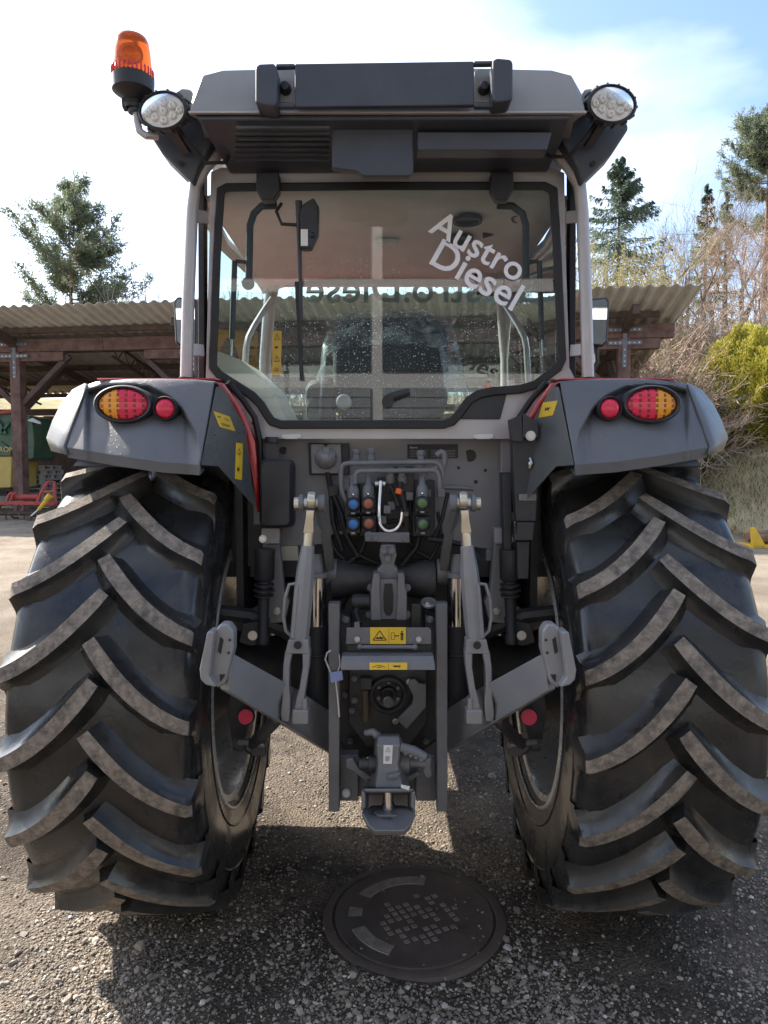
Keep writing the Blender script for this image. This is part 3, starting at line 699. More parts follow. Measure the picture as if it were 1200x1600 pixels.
# handle of the pane
hd = MB().tube([T(605, 624, YW - .02), T(622, 617, YW - .03), T(640, 612, YW - .025)], [.017, .015, .012], 10); hd.cyl(T(606, 627, YW - .006), T(606, 627, YW - .04), .02)
hd.build('window_handle', 'plastic_black', RW)
# ledge filler under the pane's step
pp(MB(), [(720, 655), (730, 632), (748, 620), (775, 616), (792, 616), (782, 655)], YW - .006, .005).build('ledge_pad', 'plastic_black', TR, bevel=.002)

# gas struts and stay tubes inside the pane
for s, k in ((-1, 1), (1, 1)):
    st = [(172, 321), (196, 322), (212, 334), (217, 352), (217, 440)] if s > 0 else [(172, 321), (196, 322), (208, 334), (214, 352), (216, 442)]
    MB().tube([S(s, a, y, YW + .05) for a, y in st], .0125, 10).build('stay_tube', 'plastic_black', TR)
    MB().cyl(S(s, 217, 443, YW + .02), S(s, 217, 443, YW + .085), .022).build('stay_knob', 'plastic_black', TR)
    MB().cyl(S(s, 238, 408, YW + .05), S(s, 242, 530, YW + .06), .010, .010, 10).build('gas_strut', 'plastic_black', TR)
    MB().cyl(S(s, 242, 530, YW + .06), S(s, 243, 556, YW + .06), .005, .005, 8).build('strut_rod', 'chrome', TR)
    MB().tube([S(s, 236, 408, YW + .05), S(s, 217, 410, YW + .05)], .007, 8).build('strut_pin', 'plastic_black', TR)

# pillars, side glass, rails
ZR = 2.66
def cabx(Y): return interp(Y, [-.28, .35, 1.0], [.655, .74, .63])
for s in (-1, 1):
    lo = T(605, 590, YW).z
    # rear corner pillar (dark) and its side pane
    MB().bar((s * .648, -.245, 1.75), (s * .636, -.245, ZR), .05, .022, (1, 0, 0)).build('rear_pillar', 'rubber_seal', TR, bevel=.004)
    # front pillar
    fp = MB().tube([(s * .60, .98, 1.25), (s * .635, 1.0, 1.8), (s * .63, .99, 2.2), (s * .60, .97, 2.5), (s * .57, .93, 2.6)], .032, 12).build('front_pillar', 'silver', TR)
    MB().tube([(s * .66, -.2, 2.58), (s * .70, .35, 2.6), (s * .615, .96, 2.58)], .030, 10).build('roof_rail', 'silver', TR)
    MB().grid([[Vector((s * .66, -.2, 1.9)), Vector((s * .74, .35, 1.3)), Vector((s * .645, .97, 1.3))], [Vector((s * .66, -.2, 2.6)), Vector((s * .72, .35, 2.6)), Vector((s * .61, .97, 2.58))]]).build('side_glass', 'glass_cab', TR, fix=False)
    # curved grab tube of the door
    MB().tube([S(s, 222, 600, .4), S(s, 219, 545, .4), S(s, 216, 528, .42), S(s, 208, 512, .47), S(s, 192, 486, .62), S(s, 178, 466, .8)], .014, 8).build('door_grab_bar', 'silver', TR)
    # outside rails
    rail = [S(s, 262, 236, -.33), S(s, 285, 262, -.34), S(s, 301, 290, -.35), S(s, 305, 330, -.352), S(s, 311, 480, -.35), S(s, 314, 598, -.34)]
    MB().tube(rail, .0205, 14).build('grab_rail', 'silver', TR)
    for y in (338, 546):
        k = interp(y, [338, 546], [305, 311]); MB().bar(S(s, k - 2, y, -.34), S(s, k - 24, y + 2, -.29), .012, .040, (0, 0, 1)).build('rail_bracket', 'silver', TR, bevel=.003)
    MB().cyl(S(s, 314, 590, -.34), S(s, 314, 602, -.34), .024).build('rail_foot', 'rubber_seal', TR)
MB().grid([[Vector((x, 1.0 + .06 * (1 - (x / .62) ** 2), 1.25)) for x in np.linspace(-.62, .62, 9)], [Vector((x, .97 + .06 * (1 - (x / .62) ** 2), 2.6)) for x in np.linspace(-.59, .59, 9)]]).build('windscreen', 'glass_cab', TR, fix=False)
WS = TR.children[-1]
o1 = V(826, 472, 1.09)
fit_text('Austro.Diesel', 0, 1.24, lambda x, z: o1 + Vector((-x, 0, z)), 'front_print', WS, bold=.01)
# headliner and cab inside
ML = MB()
ML.grid([[Vector((x, Y, 2.63 - .05 * (x / .6) ** 4 + dz)) for x in np.linspace(-.64, .64, 13)] for Y, dz in ((-.24, .0), (.1, .015), (.45, .015), (.62, .0), (.66, -.012), (.9, -.015), (.99, -.02))])
hl = ML.build('headliner', 'liner', TR, solid=.01, angle=25)
MB().box((0, .975, 2.60), (1.16, .04, .05)).build('front_visor', 'headliner_dark', hl, bevel=.01)
for px, py in ((727, 313), (724, 336), (372, 322), (816, 309)):
    c = V(px, py, .15 if py > 305 else 0); c = Vector((c.x, .1, 2.628)); 
    MB().lathe((V(px, py, .12).x, .0 + (py - 300) * .01, 2.615), (0, 0, -1), [(.0005, -.01), (.045, -.008), (.05, .004), (.058, .004), (.06, -.01)], 20).build('air_vent', 'plastic_black', hl)
MB().box((0, .42, 2.625), (.11, .05, .025)).build('dome_lamp', 'liner', hl, bevel=.008)
# dark screen and folded visor by the roof corner
MB().prism([V(745, 330, .3), V(775, 300, .3), V(800, 300, .3), V(770, 365, .3), V(752, 372, .3)], (0, .02, 0)).build('sun_blind', 'plastic_black', hl, bevel=.004)
# inside mirror
im = MB().prism([V(737, 417, .8), V(785, 412, .8), V(787, 455, .8), V(775, 462, .8), V(742, 460, .8)], (0, .03, 0)).build('inside_mirror', 'plastic_black', TR, bevel=.008)
MB().prism([V(741, 421, .797), V(782, 416, .797), V(783, 453, .797), V(773, 457, .797), V(745, 456, .797)], (0, .002, 0)).build('mirror_pane', 'mirror_glass', im)
# sticker strip on the front pillar
fpl = [o for o in TR.children if o.name.startswith('front_pillar')][0]
sticker([V(423, 517, .94), V(437, 517, .94), V(436, 586, .94), V(422, 586, .94)], [(.1, .02, .9, .24, 'excl'), (.1, .27, .9, .48, 'hand'), (.1, .52, .9, .74, 'excl'), (.1, .78, .9, .98, 'roof')], fpl)
# floor, consoles, dash
MB().prism([Vector((-.62, -.2, 1.3)), Vector((.62, -.2, 1.3)), Vector((.66, .4, 1.3)), Vector((.6, .98, 1.3)), Vector((-.6, .98, 1.3)), Vector((-.66, .4, 1.3))], (0, 0, -.06)).build('cab_floor', 'plastic_black', TR)
for s in (-1, 1):
    prof = [(s * .655, 1.3), (s * .655, 2.0), (s * .60, 2.05), (s * .52, 2.02), (s * .42, 1.93), (s * .35, 1.79), (s * .32, 1.3)]
    if s > 0: prof = [(.655, 1.3), (.655, 1.92), (.6, 1.95), (.5, 1.86), (.42, 1.75), (.37, 1.6), (.36, 1.3)]
    MB().loft([[Vector((x, Y, z * k + 1.3 * (1 - k))) for x, z in prof] for Y, k in ((-.20, 1.0), (.2, 1.02), (.5, .9), (.62, .5))]).build('side_console', 'console_beige' if s < 0 else 'headliner_dark', TR, angle=40)
dash = MB().loft([[Vector((x, .95 + dy, z)) for x, z in ((-.22 * k, 1.3), (.22 * k, 1.3), (.2 * k, 1.75), (.14 * k, 1.9), (-.14 * k, 1.9), (-.2 * k, 1.75))] for dy, k in ((-.25, .7), (-.1, .95), (.02, 1))]).build('dashboard', 'plastic_black', TR, bevel=.01)
sw = MB().tube([Vector((math.cos(t) * .2, .62 - math.sin(t) * .10, 1.88 + math.sin(t) * .165)) for t in np.linspace(0, 2 * math.pi, 32, endpoint=False)], .014, 8, closed=True)
for t in (.5, 2.6, 4.7): sw.cyl(Vector((0, .63, 1.875)), Vector((math.cos(t) * .2, .62 - math.sin(t) * .10, 1.88 + math.sin(t) * .165)), .011, n=8)
sw.cyl((0, .63, 1.875), (0, .85, 1.7), .03); sw.build('steering_wheel', 'plastic_black', TR)
# seat
def rr_ring(cx, cz, w_, h_, Y, r=.06, n=5, lean=0):
    pts = []
    for sx, sz, a0 in ((1, 1, 0), (-1, 1, 90), (-1, -1, 180), (1, -1, 270)):
        for i in range(n + 1):
            a = R(a0 + 90 * i / n); x = sx * (w_ - r) + math.cos(a) * r; z = sz * (h_ - r) + math.sin(a) * r
            pts.append(Vector((cx + x, Y + lean * z, cz + z)))
    return pts
zc = lambda py, Y: V(600, py, Y).z
st = MB()
zt = zc(508, .12); 
st.loft([rr_ring(.015, zt - .19, .225 * k, .205 * k, Y, .09) for Y, k in ((.02, .9), (.05, 1), (.13, 1.0), (.17, .88))])
seat = st.build('seat', 'seat_cloth', TR, angle=50)
MB().loft([rr_ring(.015, 1.60, .25 * k, .12 * k, Y, .05) for Y, k in ((-.03, .85), (0, 1), (.1, 1), (.16, .9))]).build('seat_lower_back', 'seat_cloth', seat, angle=50)
MB().loft([[p for p in rr_ring(.015, 1.53, .25 * k, .07, Y, .05)] for Y, k in ((.05, .95), (.1, 1), (.5, .98), (.56, .85))]).build('seat_cushion', 'seat_cloth', seat, angle=50)
for k in range(7): MB().cyl((-.21, -.04, 1.50 + k * .03), (.24, -.04, 1.50 + k * .03), .010, n=8).build('reflection_rib', 'seat_cloth', seat)  # ribs modelled on the seat back to imitate a reflection in the rear pane
MB().lathe(T(538, 628, -.06), (0, -1, 0), [(.0005, .012), (.02, .012), (.028, .006), (.03, 0)], 24).build('lumbar_knob', 'headliner_dark', seat)
MB().loft([rr_ring(-.26, 1.78, .055 * k, .20 * k, Y, .04) for Y, k in ((.0, .9), (.03, 1), (.10, 1), (.12, .9))]).build('side_bolster', 'seat_cloth', seat, angle=50)
# crumpled clear film over the seat back
def film():
    rows = []
    for j in range(15):
        tz = j / 14; row = []
        for i in range(31):
            ti = i / 30; a = math.pi * (1.12 - 1.24 * ti)
            fl = 1 + .38 * tz ** 2 * (1 if ti > .75 or ti < .12 else 0.15)
            x = .015 + math.cos(a) * .262 * fl + .008 * math.sin(i * 2.1 + j * 1.3); z = zt + .035 - (.34 if (ti > .72 or ti < .15) else .13) * tz ** 1.1 - .16 * (1 - abs(math.sin(a))) ** 2 + .014 * math.sin(i * 1.7 + j * 2.9)
            y = .05 - .09 * math.sin(tz * 1.5) * .6 + .012 * math.sin(i * 3.3 + j * 1.9) - .02 * (ti > .8)
            row.append(Vector((x, y, z)))
        rows.append(row)
    return MB().grid(rows)
film().build('plastic_film', 'film', seat, angle=170, fix=False)
MB().grid([[Vector((.015 + math.cos(t) * (.24 + .02 * math.sin(9 * t)) , .03 + k * .05, zt + .0 + math.sin(t) * .05 * (1 - abs(k - .5) * .4) + .006 * math.sin(13 * t + k * 7))) for t in np.linspace(math.pi, 0, 24)] for k in np.linspace(-.6, 2.4, 6)]).build('film_fold', 'film', seat, angle=170, fix=False)
# lever, armrest and hoses to the right of the seat
lv = MB().tube([(.40, .1, 1.62), V(764, 618, .1), V(757, 597, .1)], [.010, .010, .014], 8); lv.build('lever', 'plastic_black', TR)
MB().tube([V(762, 612, .1), V(758, 604, .1), V(755, 595, .1)], [.016, .018, .010], 12).build('lever_knob', 'orange', TR)
MB().loft([rr_ring(.36, 1.62, .06, .05, Y, .03) for Y in (-.05, .0, .3, .34)]).build('armrest', 'seat_cloth', TR, angle=50)
for k in range(3): MB().tube([(.42 + .03 * k, .5, 1.45), (.44 + .035 * k, .52, 1.78 + .05 * k), (.43 + .03 * k, .56, 1.93 + .03 * k)], [.007, .007, .015], 8).build('gear_lever', 'plastic_black', TR)

# ---- roof
def roof():
    def sect(hw, z0, z1, Y, r=.03):
        r = min(r, (z1 - z0) * .3)
        return [Vector((-hw, Y, z0)), Vector((-hw, Y, z1 - r * 2.2)), Vector((-hw + r, Y, z1 - r * .5)), Vector((-hw + r * 3, Y, z1)), Vector((0, Y, z1 + .012)), Vector((hw - r * 3, Y, z1)), Vector((hw - r, Y, z1 - r * .5)), Vector((hw, Y, z1 - r * 2.2)), Vector((hw, Y, z0))]
    zl = T(605, 178, -.56).z; zt_ = T(605, 112, -.5).z
    ro = MB().loft([sect(.592, zl + .004, zl + .015, -.565), sect(.588, zl + .003, zt_ - .015, -.535), sect(.575, zl + .003, zt_, -.50), sect(.62, zl, zt_ + .035, -.2), sect(.66, zl, zt_ + .05, .4), sect(.63, zl, zt_ + .02, .95), sect(.6, zl, zt_ - .05, 1.14), sect(.58, zl + .004, zl + .06, 1.2)]).build('roof', 'roof_grey', TR, bevel=.006, angle=30)
    MB().box((0, -.568, zl - .001), (1.19, .014, .007)).build('rear_lip', 'silver', ro, bevel=.002)
    # dark underside with lamp housing and ducts
    un = MB().loft([[T(301, 180.5, -.566), T(897, 178.5, -.566), T(890, 186, -.566), T(312, 188, -.566)], [T(335, 195, -.29), T(874, 195, -.29), T(856, 270, -.29), T(360, 272, -.29)]])
    uo = un.build('roof_underside', 'plastic_roof', TR, bevel=.008)
    pp(MB(), [(518, 200), (646, 200), (646, 268), (640, 275), (566, 275), (558, 268), (518, 262)], -.52, .03).build('vent_housing', 'plastic_roof', uo, bevel=.006)
    for k in range(7): MB().bar(T(368, 200 + k * 8.4, -.55 + .03 * k), T(514, 200 + k * 8.4, -.55 + .03 * k), .012, .007).build('vent_slat', 'plastic_roof', uo)
    pp(MB(), [(652, 206), (862, 206), (854, 234), (652, 234)], -.53, .06).build('cover_panel', 'plastic_roof', uo, bevel=.003)
    # light-bar housing across the rear: flat board between two rounded ends with open windows
    hb = MB(); Yb = -.615
    pp(hb, [(460, 99), (740, 95), (740, 164), (460, 167)], Yb, .02)
    for s, x0, x1 in ((-1, 430, 460), (1, 740, 770)):
        pp(hb, [(x0, 99), (x1, 98.5), (x1, 104), (x0, 105)] if s < 0 else [(x0, 94.5), (x1, 94), (x1, 100), (x0, 100.5)], Yb, .02); pp(hb, [(x0, 160), (x1, 160), (x1, 167), (x0, 167)], Yb, .02)
    BB = hb.build('light_bar_housing', 'plastic_roof', TR, bevel=.004)
    for s, pts in ((-1, [(398, 104), (404, 99), (428, 98), (432, 106), (432, 160), (428, 166), (412, 164), (398, 160)]), (1, [(769, 94), (776, 90), (797, 92), (801, 97), (801, 152), (796, 157), (774, 160), (769, 155)])):
        pp(MB(), pts, Yb - .03, .075).build('housing_end', 'plastic_roof', BB, bevel=.010, seg=3)
    for cx in (446, 755):
        pp(MB(), [(cx - 14, 112), (cx - 8, 107), (cx + 12, 107), (cx + 12, 160), (cx - 14, 160)], Yb + .05, .01).build('mount_plate', 'roof_grey', BB, bevel=.002)
        MB().lathe(T(cx, 140, Yb + .05), (0, -1, 0), [(.0005, .028), (.012, .026), (.017, .012), (.018, 0)], 18).build('plug', 'plastic_black', BB)
    # corners with work lamps
    for s in (-1, 1):
        g = MB().loft([[S(s, a, y, Y) for a, y in ((300, 186), (322, 168), (335, 148), (322, 138), (306, 140), (296, 165))] for Y in (-.50, -.35)]); g.build('roof_corner', 'roof_grey', TR, bevel=.008)
        wing = MB().prism([S(s, a, y, -.40) for a, y in ((288, 182), (340, 165), (372, 178), (378, 200), (352, 240), (304, 287), (296, 262), (276, 226), (266, 205))], (0, .10, .0)); wo = wing.build('corner_wing', 'plastic_roof', TR, bevel=.010, seg=3)
        MB().cyl(S(s, 322, 255, -.402), S(s, 322, 255, -.41), .008, n=10).build('screw_hole', 'rubber_seal', wo)
        c = S(s, 348, 175 if s < 0 else 165, -.52); c2 = Vector((s * .18, -1, -.12)).normalized()
        lb = MB().lathe(c, c2, [(.55, -.05), (.9, -.03), (1.06, -.004), (1.06, .014), (.99, .018), (.95, .010), (.5, -.003), (.0005, -.006)], 40, sx=.077, sy=.053).build('work_lamp', 'plastic_black', TR, angle=40)
        MB().lathe(c, c2, [(.95, .008), (.6, .004), (.0005, .004)], 40, sx=.074, sy=.050).build('reflector', 'led_reflector', lb)
        x_ = c2.cross(Vector((0, 0, 1))).normalized(); u_ = x_.cross(c2)
        for i, (dx, dz) in enumerate([(0, 0), (.030, .014), (-.030, .014), (.030, -.014), (-.030, -.014), (0, .026), (0, -.026), (.052, 0), (-.052, 0)]):
            MB().lathe(c + c2 * .006 + x_ * dx + u_ * dz, c2, [(.013, .001), (.010, .006), (.004, .008), (.0005, .003)], 14).build('light_cell', 'led_reflector', lb)
        MB().lathe(c, c2, [(.95, .013), (.6, .018), (.0005, .020)], 40, sx=.074, sy=.050).build('lens', 'lens_clear', lb, fix=False)
        for k in range(14):
            a = 2 * math.pi * k / 14; q = c + x_ * math.cos(a) * .083 + u_ * math.sin(a) * .0575; MB().bar(q - c2 * .02, q + c2 * .012, .006, .006).build('cooling_fin', 'plastic_black', lb)
        MB().bar(c - c2 * .03 + Vector((0, 0, -.03)), c - c2 * .05 + Vector((-s * .03, .05, -.085)), .03, .012).build('lamp_bracket', 'plastic_black', lb)
        MB().tube([c - c2 * .05, c + Vector((-s * .05, .06, -.06)), c + Vector((-s * .10, .10, -.11)), c + Vector((-s * .16, .12, -.10)), c + Vector((-s * .17, .14, -.06))], .006, 8).build('lamp_cable', 'rubber_seal', lb)
    # beacon
    b0 = T(208, 150, -.5); k = (-.5 - CAMY) / FPX
    Z = lambda y: T(208, y, -.5).z
    bp = MB().tube([T(246, 213, -.48), T(228, 212, -.5), T(218, 205, -.5), T(214, 190, -.5), T(213, 172, -.5)], .0115, 12).build('beacon_pole', 'silver', TR)
    bs = MB().lathe((b0.x, -.5, Z(150)), (0, 0, 1), [(.026, -.04), (.03, -.03), (.024, -.028), (.029, -.02), (.023, -.017), (.030, -.009), (.045, 0), (.062, .012), (.064, .05), (.058, .055), (.0005, .056)], 32).build('beacon_base', 'plastic_black', bp)
    MB().lathe((b0.x, -.5, Z(123)), (0, 0, 1), [(.060, -.004), (.061, .014), (.058, .018), (.0575, .03), (.054, .075), (.050, .105), (.044, .118), (.03, .124), (.0005, .125)], 40).build('beacon_dome', 'beacon_orange', bp, angle=50)
    MB().lathe((b0.x, -.515, Z(92)), (0, -1, 0), [(.034, .0), (.03, -.01), (.02, -.018), (.0005, -.02)], 24).build('beacon_mirror', 'chrome', bp)
    for k in range(30):
        a = 2 * math.pi * k / 30; MB().box((b0.x + math.cos(a) * .0615, -.5 + math.sin(a) * .0615, Z(116)), (.004, .004, .022)).build('dome_rib', 'lens_red', bp)
    MB().cyl(T(196, 163, -.5), T(211, 167, -.5), .007).build('clamp_screw', 'plastic_black', bp); MB().cyl(T(193, 163, -.5), T(199, 163, -.5), .02, n=6).build('wing_nut', 'plastic_black', bp)
    MB().cyl((b0.x + .005, -.5, Z(177)), (b0.x + .005, -.5, Z(160)), .021).build('clamp', 'plastic_black', bp)
roof()
# door mirrors
for s in (-1, 1):
    a = 333 if s > 0 else 316; Y = .9
    md = MB().prism([S(s, a - 20, 466, Y), S(s, a + 12, 463, Y), S(s, a + 17, 470, Y), S(s, a + 14, 535, Y), S(s, a + 6, 542, Y), S(s, a - 20, 540, Y)], (0, .06, 0)).build('door_mirror', 'plastic_black', TR, bevel=.012, seg=3)
    MB().prism([S(s, a - 17, 470, Y - .003), S(s, a + 10, 467, Y - .003), S(s, a + 13, 473, Y - .003), S(s, a + 10, 533, Y - .003), S(s, a + 4, 538, Y - .003), S(s, a - 17, 536, Y - .003)], (0, .002, 0)).build('mirror_pane', 'mirror_glass', md)
    MB().tube([S(s, a - 5, 540, Y + .03), S(s, a - 4, 565, Y + .03), S(s, a - 22, 600, Y + .05), (s * .66, 1.0, 2.0)], .014, 8).build('mirror_arm', 'plastic_black', TR)
# ---- rear wall of the cab below the pane
rp_ = pp(MB(), [(396, 683), (800, 683), (800, 862), (700, 850), (695, 835), (520, 835), (512, 850), (420, 855), (396, 800)], -.205, .02).build('rear_panel', 'panel_grey', TR, bevel=.003)
pp(MB(), [(783, 683), (801, 683), (803, 800), (797, 870), (784, 870)], -.262, .06).build('panel_flange', 'panel_grey', rp_, bevel=.004)
pp(MB(), [(396, 683), (424, 683), (424, 700), (410, 720), (410, 820), (396, 820)], -.25, .045).build('panel_flange', 'panel_grey', rp_, bevel=.004)
for x0, x1 in ((440, 470), (741, 771)): pp(MB(), [(x0, 679), (x1, 678), (x1, 684), (x1 - 6, 686), (x0 + 6, 686), (x0, 684)], -.292, .01).build('plate_lamp', 'white_label', rp_, bevel=.002)
for px, py, r in ((735, 712, .022), (443, 704, .014), (717, 731, .006), (759, 735, .006), (744, 753, .007)):
    MB().cyl(T(px, py, -.2065), T(px, py, -.204), r, n=24).build('panel_hole', 'rubber_seal', rp_)
pl = pp(MB(), [(637, 694), (716, 694), (716, 716), (637, 716)], -.2095, .004).build('type_plate', 'black_print', rp_)
o0 = T(641, 700.5, -.2105); fit_text('Austro', 0, .026, lambda x, z: o0 + Vector((x, 0, z)), 'white_print', pl)
for k in range(5):
    for x0, x1 in ((641, 668), (674, 690), (695, 712)): pp(MB(), [(x0, 703 + k * 2.5), (x1, 703 + k * 2.5), (x1, 703.8 + k * 2.5), (x0, 703.8 + k * 2.5)], -.2105, .0005).build('print_line', 'panel_grey', pl)
pp(MB(), [(500, 800), (715, 800), (730, 905), (485, 905)], -.18, .01).build('dark_gap_sheet', 'rubber_seal', TR)  # black sheet stands in for the shade in the gap behind the couplers
# trailer socket
so_ = pp(MB(), [(482, 692), (546, 692), (546, 742), (484, 742)], -.225, .015).build('trailer_socket', 'plastic_black', TR, bevel=.003)
pp(MB(), [(486, 694), (505, 694), (509, 698), (514, 694), (533, 694), (534, 740), (487, 740)], -.245, .02).build('socket_plate', 'panel_grey', so_, bevel=.003)
c = T(510, 716, -.245); MB().lathe(c, (0, -1, 0), [(.038, 0), (.038, .02), (.034, .03), (.02, .042), (.012, .05), (.0005, .052)], 28).build('socket_cap', 'panel_grey', so_, angle=50)
pp(MB(), [(505, 699), (515, 699), (514, 716), (506, 716)], -.295, .05).build('cap_hinge', 'cast_grey', so_, bevel=.002)
for px in (498, 523): MB().ball(T(px, 714, -.268), .007, n=6).build('cap_hole', 'rubber_seal', so_)
MB().tube([T(512, 738, -.24), T(517, 765, -.25), T(520, 790, -.27), T(530, 830, -.28)], .010, 8).build('socket_cable', 'rubber_seal', so_)
pp(MB(), [(513, 760), (529, 758), (529, 775), (514, 776)], -.29, .03).build('cable_clip', 'plastic_black', so_, bevel=.002)
# left bottle
def rrect(x0, x1, y0, y1, r, Y, fn=T, n=4):
    pts = []
    for cx, cy, a0 in ((x1 - r, y0 + r, -90), (x1 - r, y1 - r, 0), (x0 + r, y1 - r, 90), (x0 + r, y0 + r, 180)):
        for i in range(n + 1): a = R(a0 + 90 * i / n); pts.append(fn(cx + math.cos(a) * r, cy + math.sin(a) * r, Y))
    return pts
bt = MB().loft([rrect(410, 452, 722, 820, 7, -.40), rrect(406, 456, 718, 824, 9, -.39), rrect(406, 462, 718, 824, 10, -.25)])
bt.loft([rrect(416, 436, 694, 722, 5, -.37), rrect(416, 436, 694, 722, 5, -.30)])
bo = bt.build('washer_bottle', 'plastic_black', TR, angle=40)
MB().cyl(T(425, 692, -.335), T(425, 683, -.335), .023).build('bottle_cap', 'plastic_black', bo)
# cab mounts with dampers
for s in (-1, 1):
    mt_ = MB(); pp(mt_, [(167, 825), (197, 825), (197, 845), (190, 852), (185, 850), (168, 850)], -.36, .05, lambda x, y, Y, s=s: S(s, x, y, Y))
    pp(mt_, [(168, 850), (195, 850), (193, 930), (198, 958), (184, 975), (160, 972), (152, 940), (160, 925)], -.30, .04, lambda x, y, Y, s=s: S(s, x, y, Y)); mo = mt_.build('cab_mount', 'panel_grey', TR, bevel=.004)
    for a, y in ((194, 842), (172, 955)): bolt(S(s, a, y, -.362 if y < 900 else -.302), .010, mo)
    dm = MB().lathe(S(s, 191, 858, -.40), S(s, 194, 995, -.38) - S(s, 191, 858, -.40), [(.0005, 0), (.034, .0), (.034, .10), (.030, .105), (.022, .108), (.022, .115), (.034, .118), (.034, .124), (.022, .127), (.022, .133), (.036, .136), (.036, .142), (.022, .146), (.022, .152), (.033, .155), (.033, .160), (.02, .165), (.017, .29), (.022, .30), (.022, .325), (.0005, .33)], 24)
    dmo = dm.build('cab_damper', 'plastic_black', TR, angle=40)
    bolt(S(s, 210, 993, -.41), .012, dmo)
    pp(MB(), [(186, 968), (225, 975), (232, 1004), (212, 1010), (190, 1002)], -.36, .05, lambda x, y, Y, s=s: S(s, x, y, Y)).build('damper_bracket', 'dark_metal', dmo, bevel=.004)
# black folding post on the right
bx_ = pp(MB(), [(799, 663), (819, 653), (843, 666), (842, 688), (838, 815), (806, 815)], -.46, .05).build('marker_post', 'plastic_black', TR, bevel=.004)
pp(MB(), [(797, 655), (815, 648), (818, 690), (801, 690)], -.48, .05).build('post_cheek', 'plastic_black', bx_, bevel=.002)
pp(MB(), [(817, 645), (841, 660), (842, 684), (817, 684)], -.485, .012).build('post_front', 'plastic_black', bx_, bevel=.002)
bolt(T(829, 681, -.486), .012, bx_); 
MB().tube([T(828, 716, -.465), T(831, 724, -.475), T(827, 731, -.465)], .005, 6).build('wing_nut', 'bolt', bx_); MB().cyl(T(829, 724, -.46), T(829, 724, -.475), .007, n=10).build('stud', 'bolt', bx_)
pp(MB(), [(811, 772), (838, 772), (838, 782), (811, 782)], -.468, .006).build('post_band', 'cast_grey', bx_)
pp(MB(), [(808, 816), (836, 816), (833, 845), (806, 845)], -.475, .06).build('post_collar', 'plastic_black', bx_, bevel=.004)
pp(MB(), [(808, 846), (828, 846), (826, 905), (809, 905)], -.45, .04).build('post_leg', 'plastic_black', bx_, bevel=.003)
pp(MB(), [(785, 738), (800, 738), (800, 860), (788, 870)], -.40, .06).build('post_bracket', 'plastic_black', bx_, bevel=.003)

# ---- hydraulic couplers
vb = MB(); 
for x0, x1, y0, y1, Y in ((538, 560, 755, 838, -.30), (562, 586, 755, 838, -.30), (590, 640, 745, 850, -.26), (645, 680, 750, 838, -.30), (605, 622, 728, 770, -.32), (622, 648, 728, 770, -.31)): pp(vb, [(x0, y0), (x1, y0), (x1, y1), (x0, y1)], Y, .10)
VB = vb.build('valve_block', 'dark_metal', TR, bevel=.004)
for px, py, m_ in ((552, 788, 'cap_blue'), (552, 819, 'cap_blue'), (575.5, 787, 'cap_orange'), (576.5, 818, 'cap_orange'), (660, 786, 'cap_green'), (661, 819, 'cap_green')):
    cpl = MB().lathe(T(px, py, -.40), (0, 1, 0), [(.0005, 0), (.021, 0), (.024, .008), (.024, .05), (.020, .06), (.020, .14)], 24); pp(cpl, [(px - 11, py - 12), (px + 11, py - 12), (px + 11, py + 14), (px - 11, py + 14)], -.37, .08)
    co = cpl.build('coupler', 'plastic_black', VB, bevel=.002)
    MB().lathe(T(px, py, -.402), (0, -1, 0), [(.0150, -.002), (.0150, .003), (.012, .005), (.0005, .006)], 20).build('dust_cap', m_, VB)
    MB().cyl(T(px - 3, py + 14, -.385), T(px + 3, py + 14, -.385), .004, n=8).build('latch', 'bolt', VB)
    if py < 800:
        MB().lathe(T(px, py - 12, -.37), (0, .3, 1), [(.018, -.01), (.021, .01), (.019, .03), (.012, .04), (.012, .07)], 16).build('coupler_neck', 'cast_grey', VB, angle=40); MB().ball(T(px, py - 15, -.40), .006, n=6).build('nipple', 'chrome', VB)
for px, py, Y in ((557, 706, -.30), (580, 705, -.30), (610, 734, -.33), (628, 734, -.33), (658, 708, -.30)):
    MB().lathe(T(px, py + 12, Y), (0, 0, 1), [(.0005, -.02), (.017, -.02), (.017, 0), (.014, .004), (.014, .018), (.0165, .02), (.0165, .03), (.012, .036), (.0005, .037)], 12).build('hose_fitting', 'cast_grey', VB, angle=30)
def pth(pts, Y0, r, name='hydraulic_pipe', mat='cast_grey', par=None, n=10, k=3):
    P_ = [T(p[0], p[1], p[2] if len(p) > 2 else Y0) for p in pts]; out = [P_[0]]
    for i in range(1, len(P_) - 1):         # round the bends
        a, b, c_ = P_[i - 1], P_[i], P_[i + 1]; d = min((b - a).length, (c_ - b).length, .05) * .5
        p0 = b + (a - b).normalized() * d; p1 = b + (c_ - b).normalized() * d
        for t in np.linspace(0, 1, k + 1): out.append((p0 * (1 - t) + b * t) * (1 - t) + (b * (1 - t) + p1 * t) * t)
    out.append(P_[-1]); return MB().tube(out, r, n).build(name, mat, par or TR)
pth([(545, 790), (533, 768), (533, 724), (684, 722), (692, 735), (692, 752)], -.36, .0085, par=VB)
pth([(555, 756), (555, 736), (682, 735), (687, 745), (688, 762)], -.375, .0085, par=VB)
pth([(662, 758), (660, 746), (668, 736), (684, 730)], -.36, .006, par=VB); pth([(682, 712), (692, 704), (696, 716), (690, 742)], -.34, .011, par=VB)
pth([(690, 762), (720, 762), (740, 764)], -.27, .008, par=VB); pth([(668, 842), (700, 846), (720, 850)], -.34, .009, 'hose', 'rubber_seal', VB)
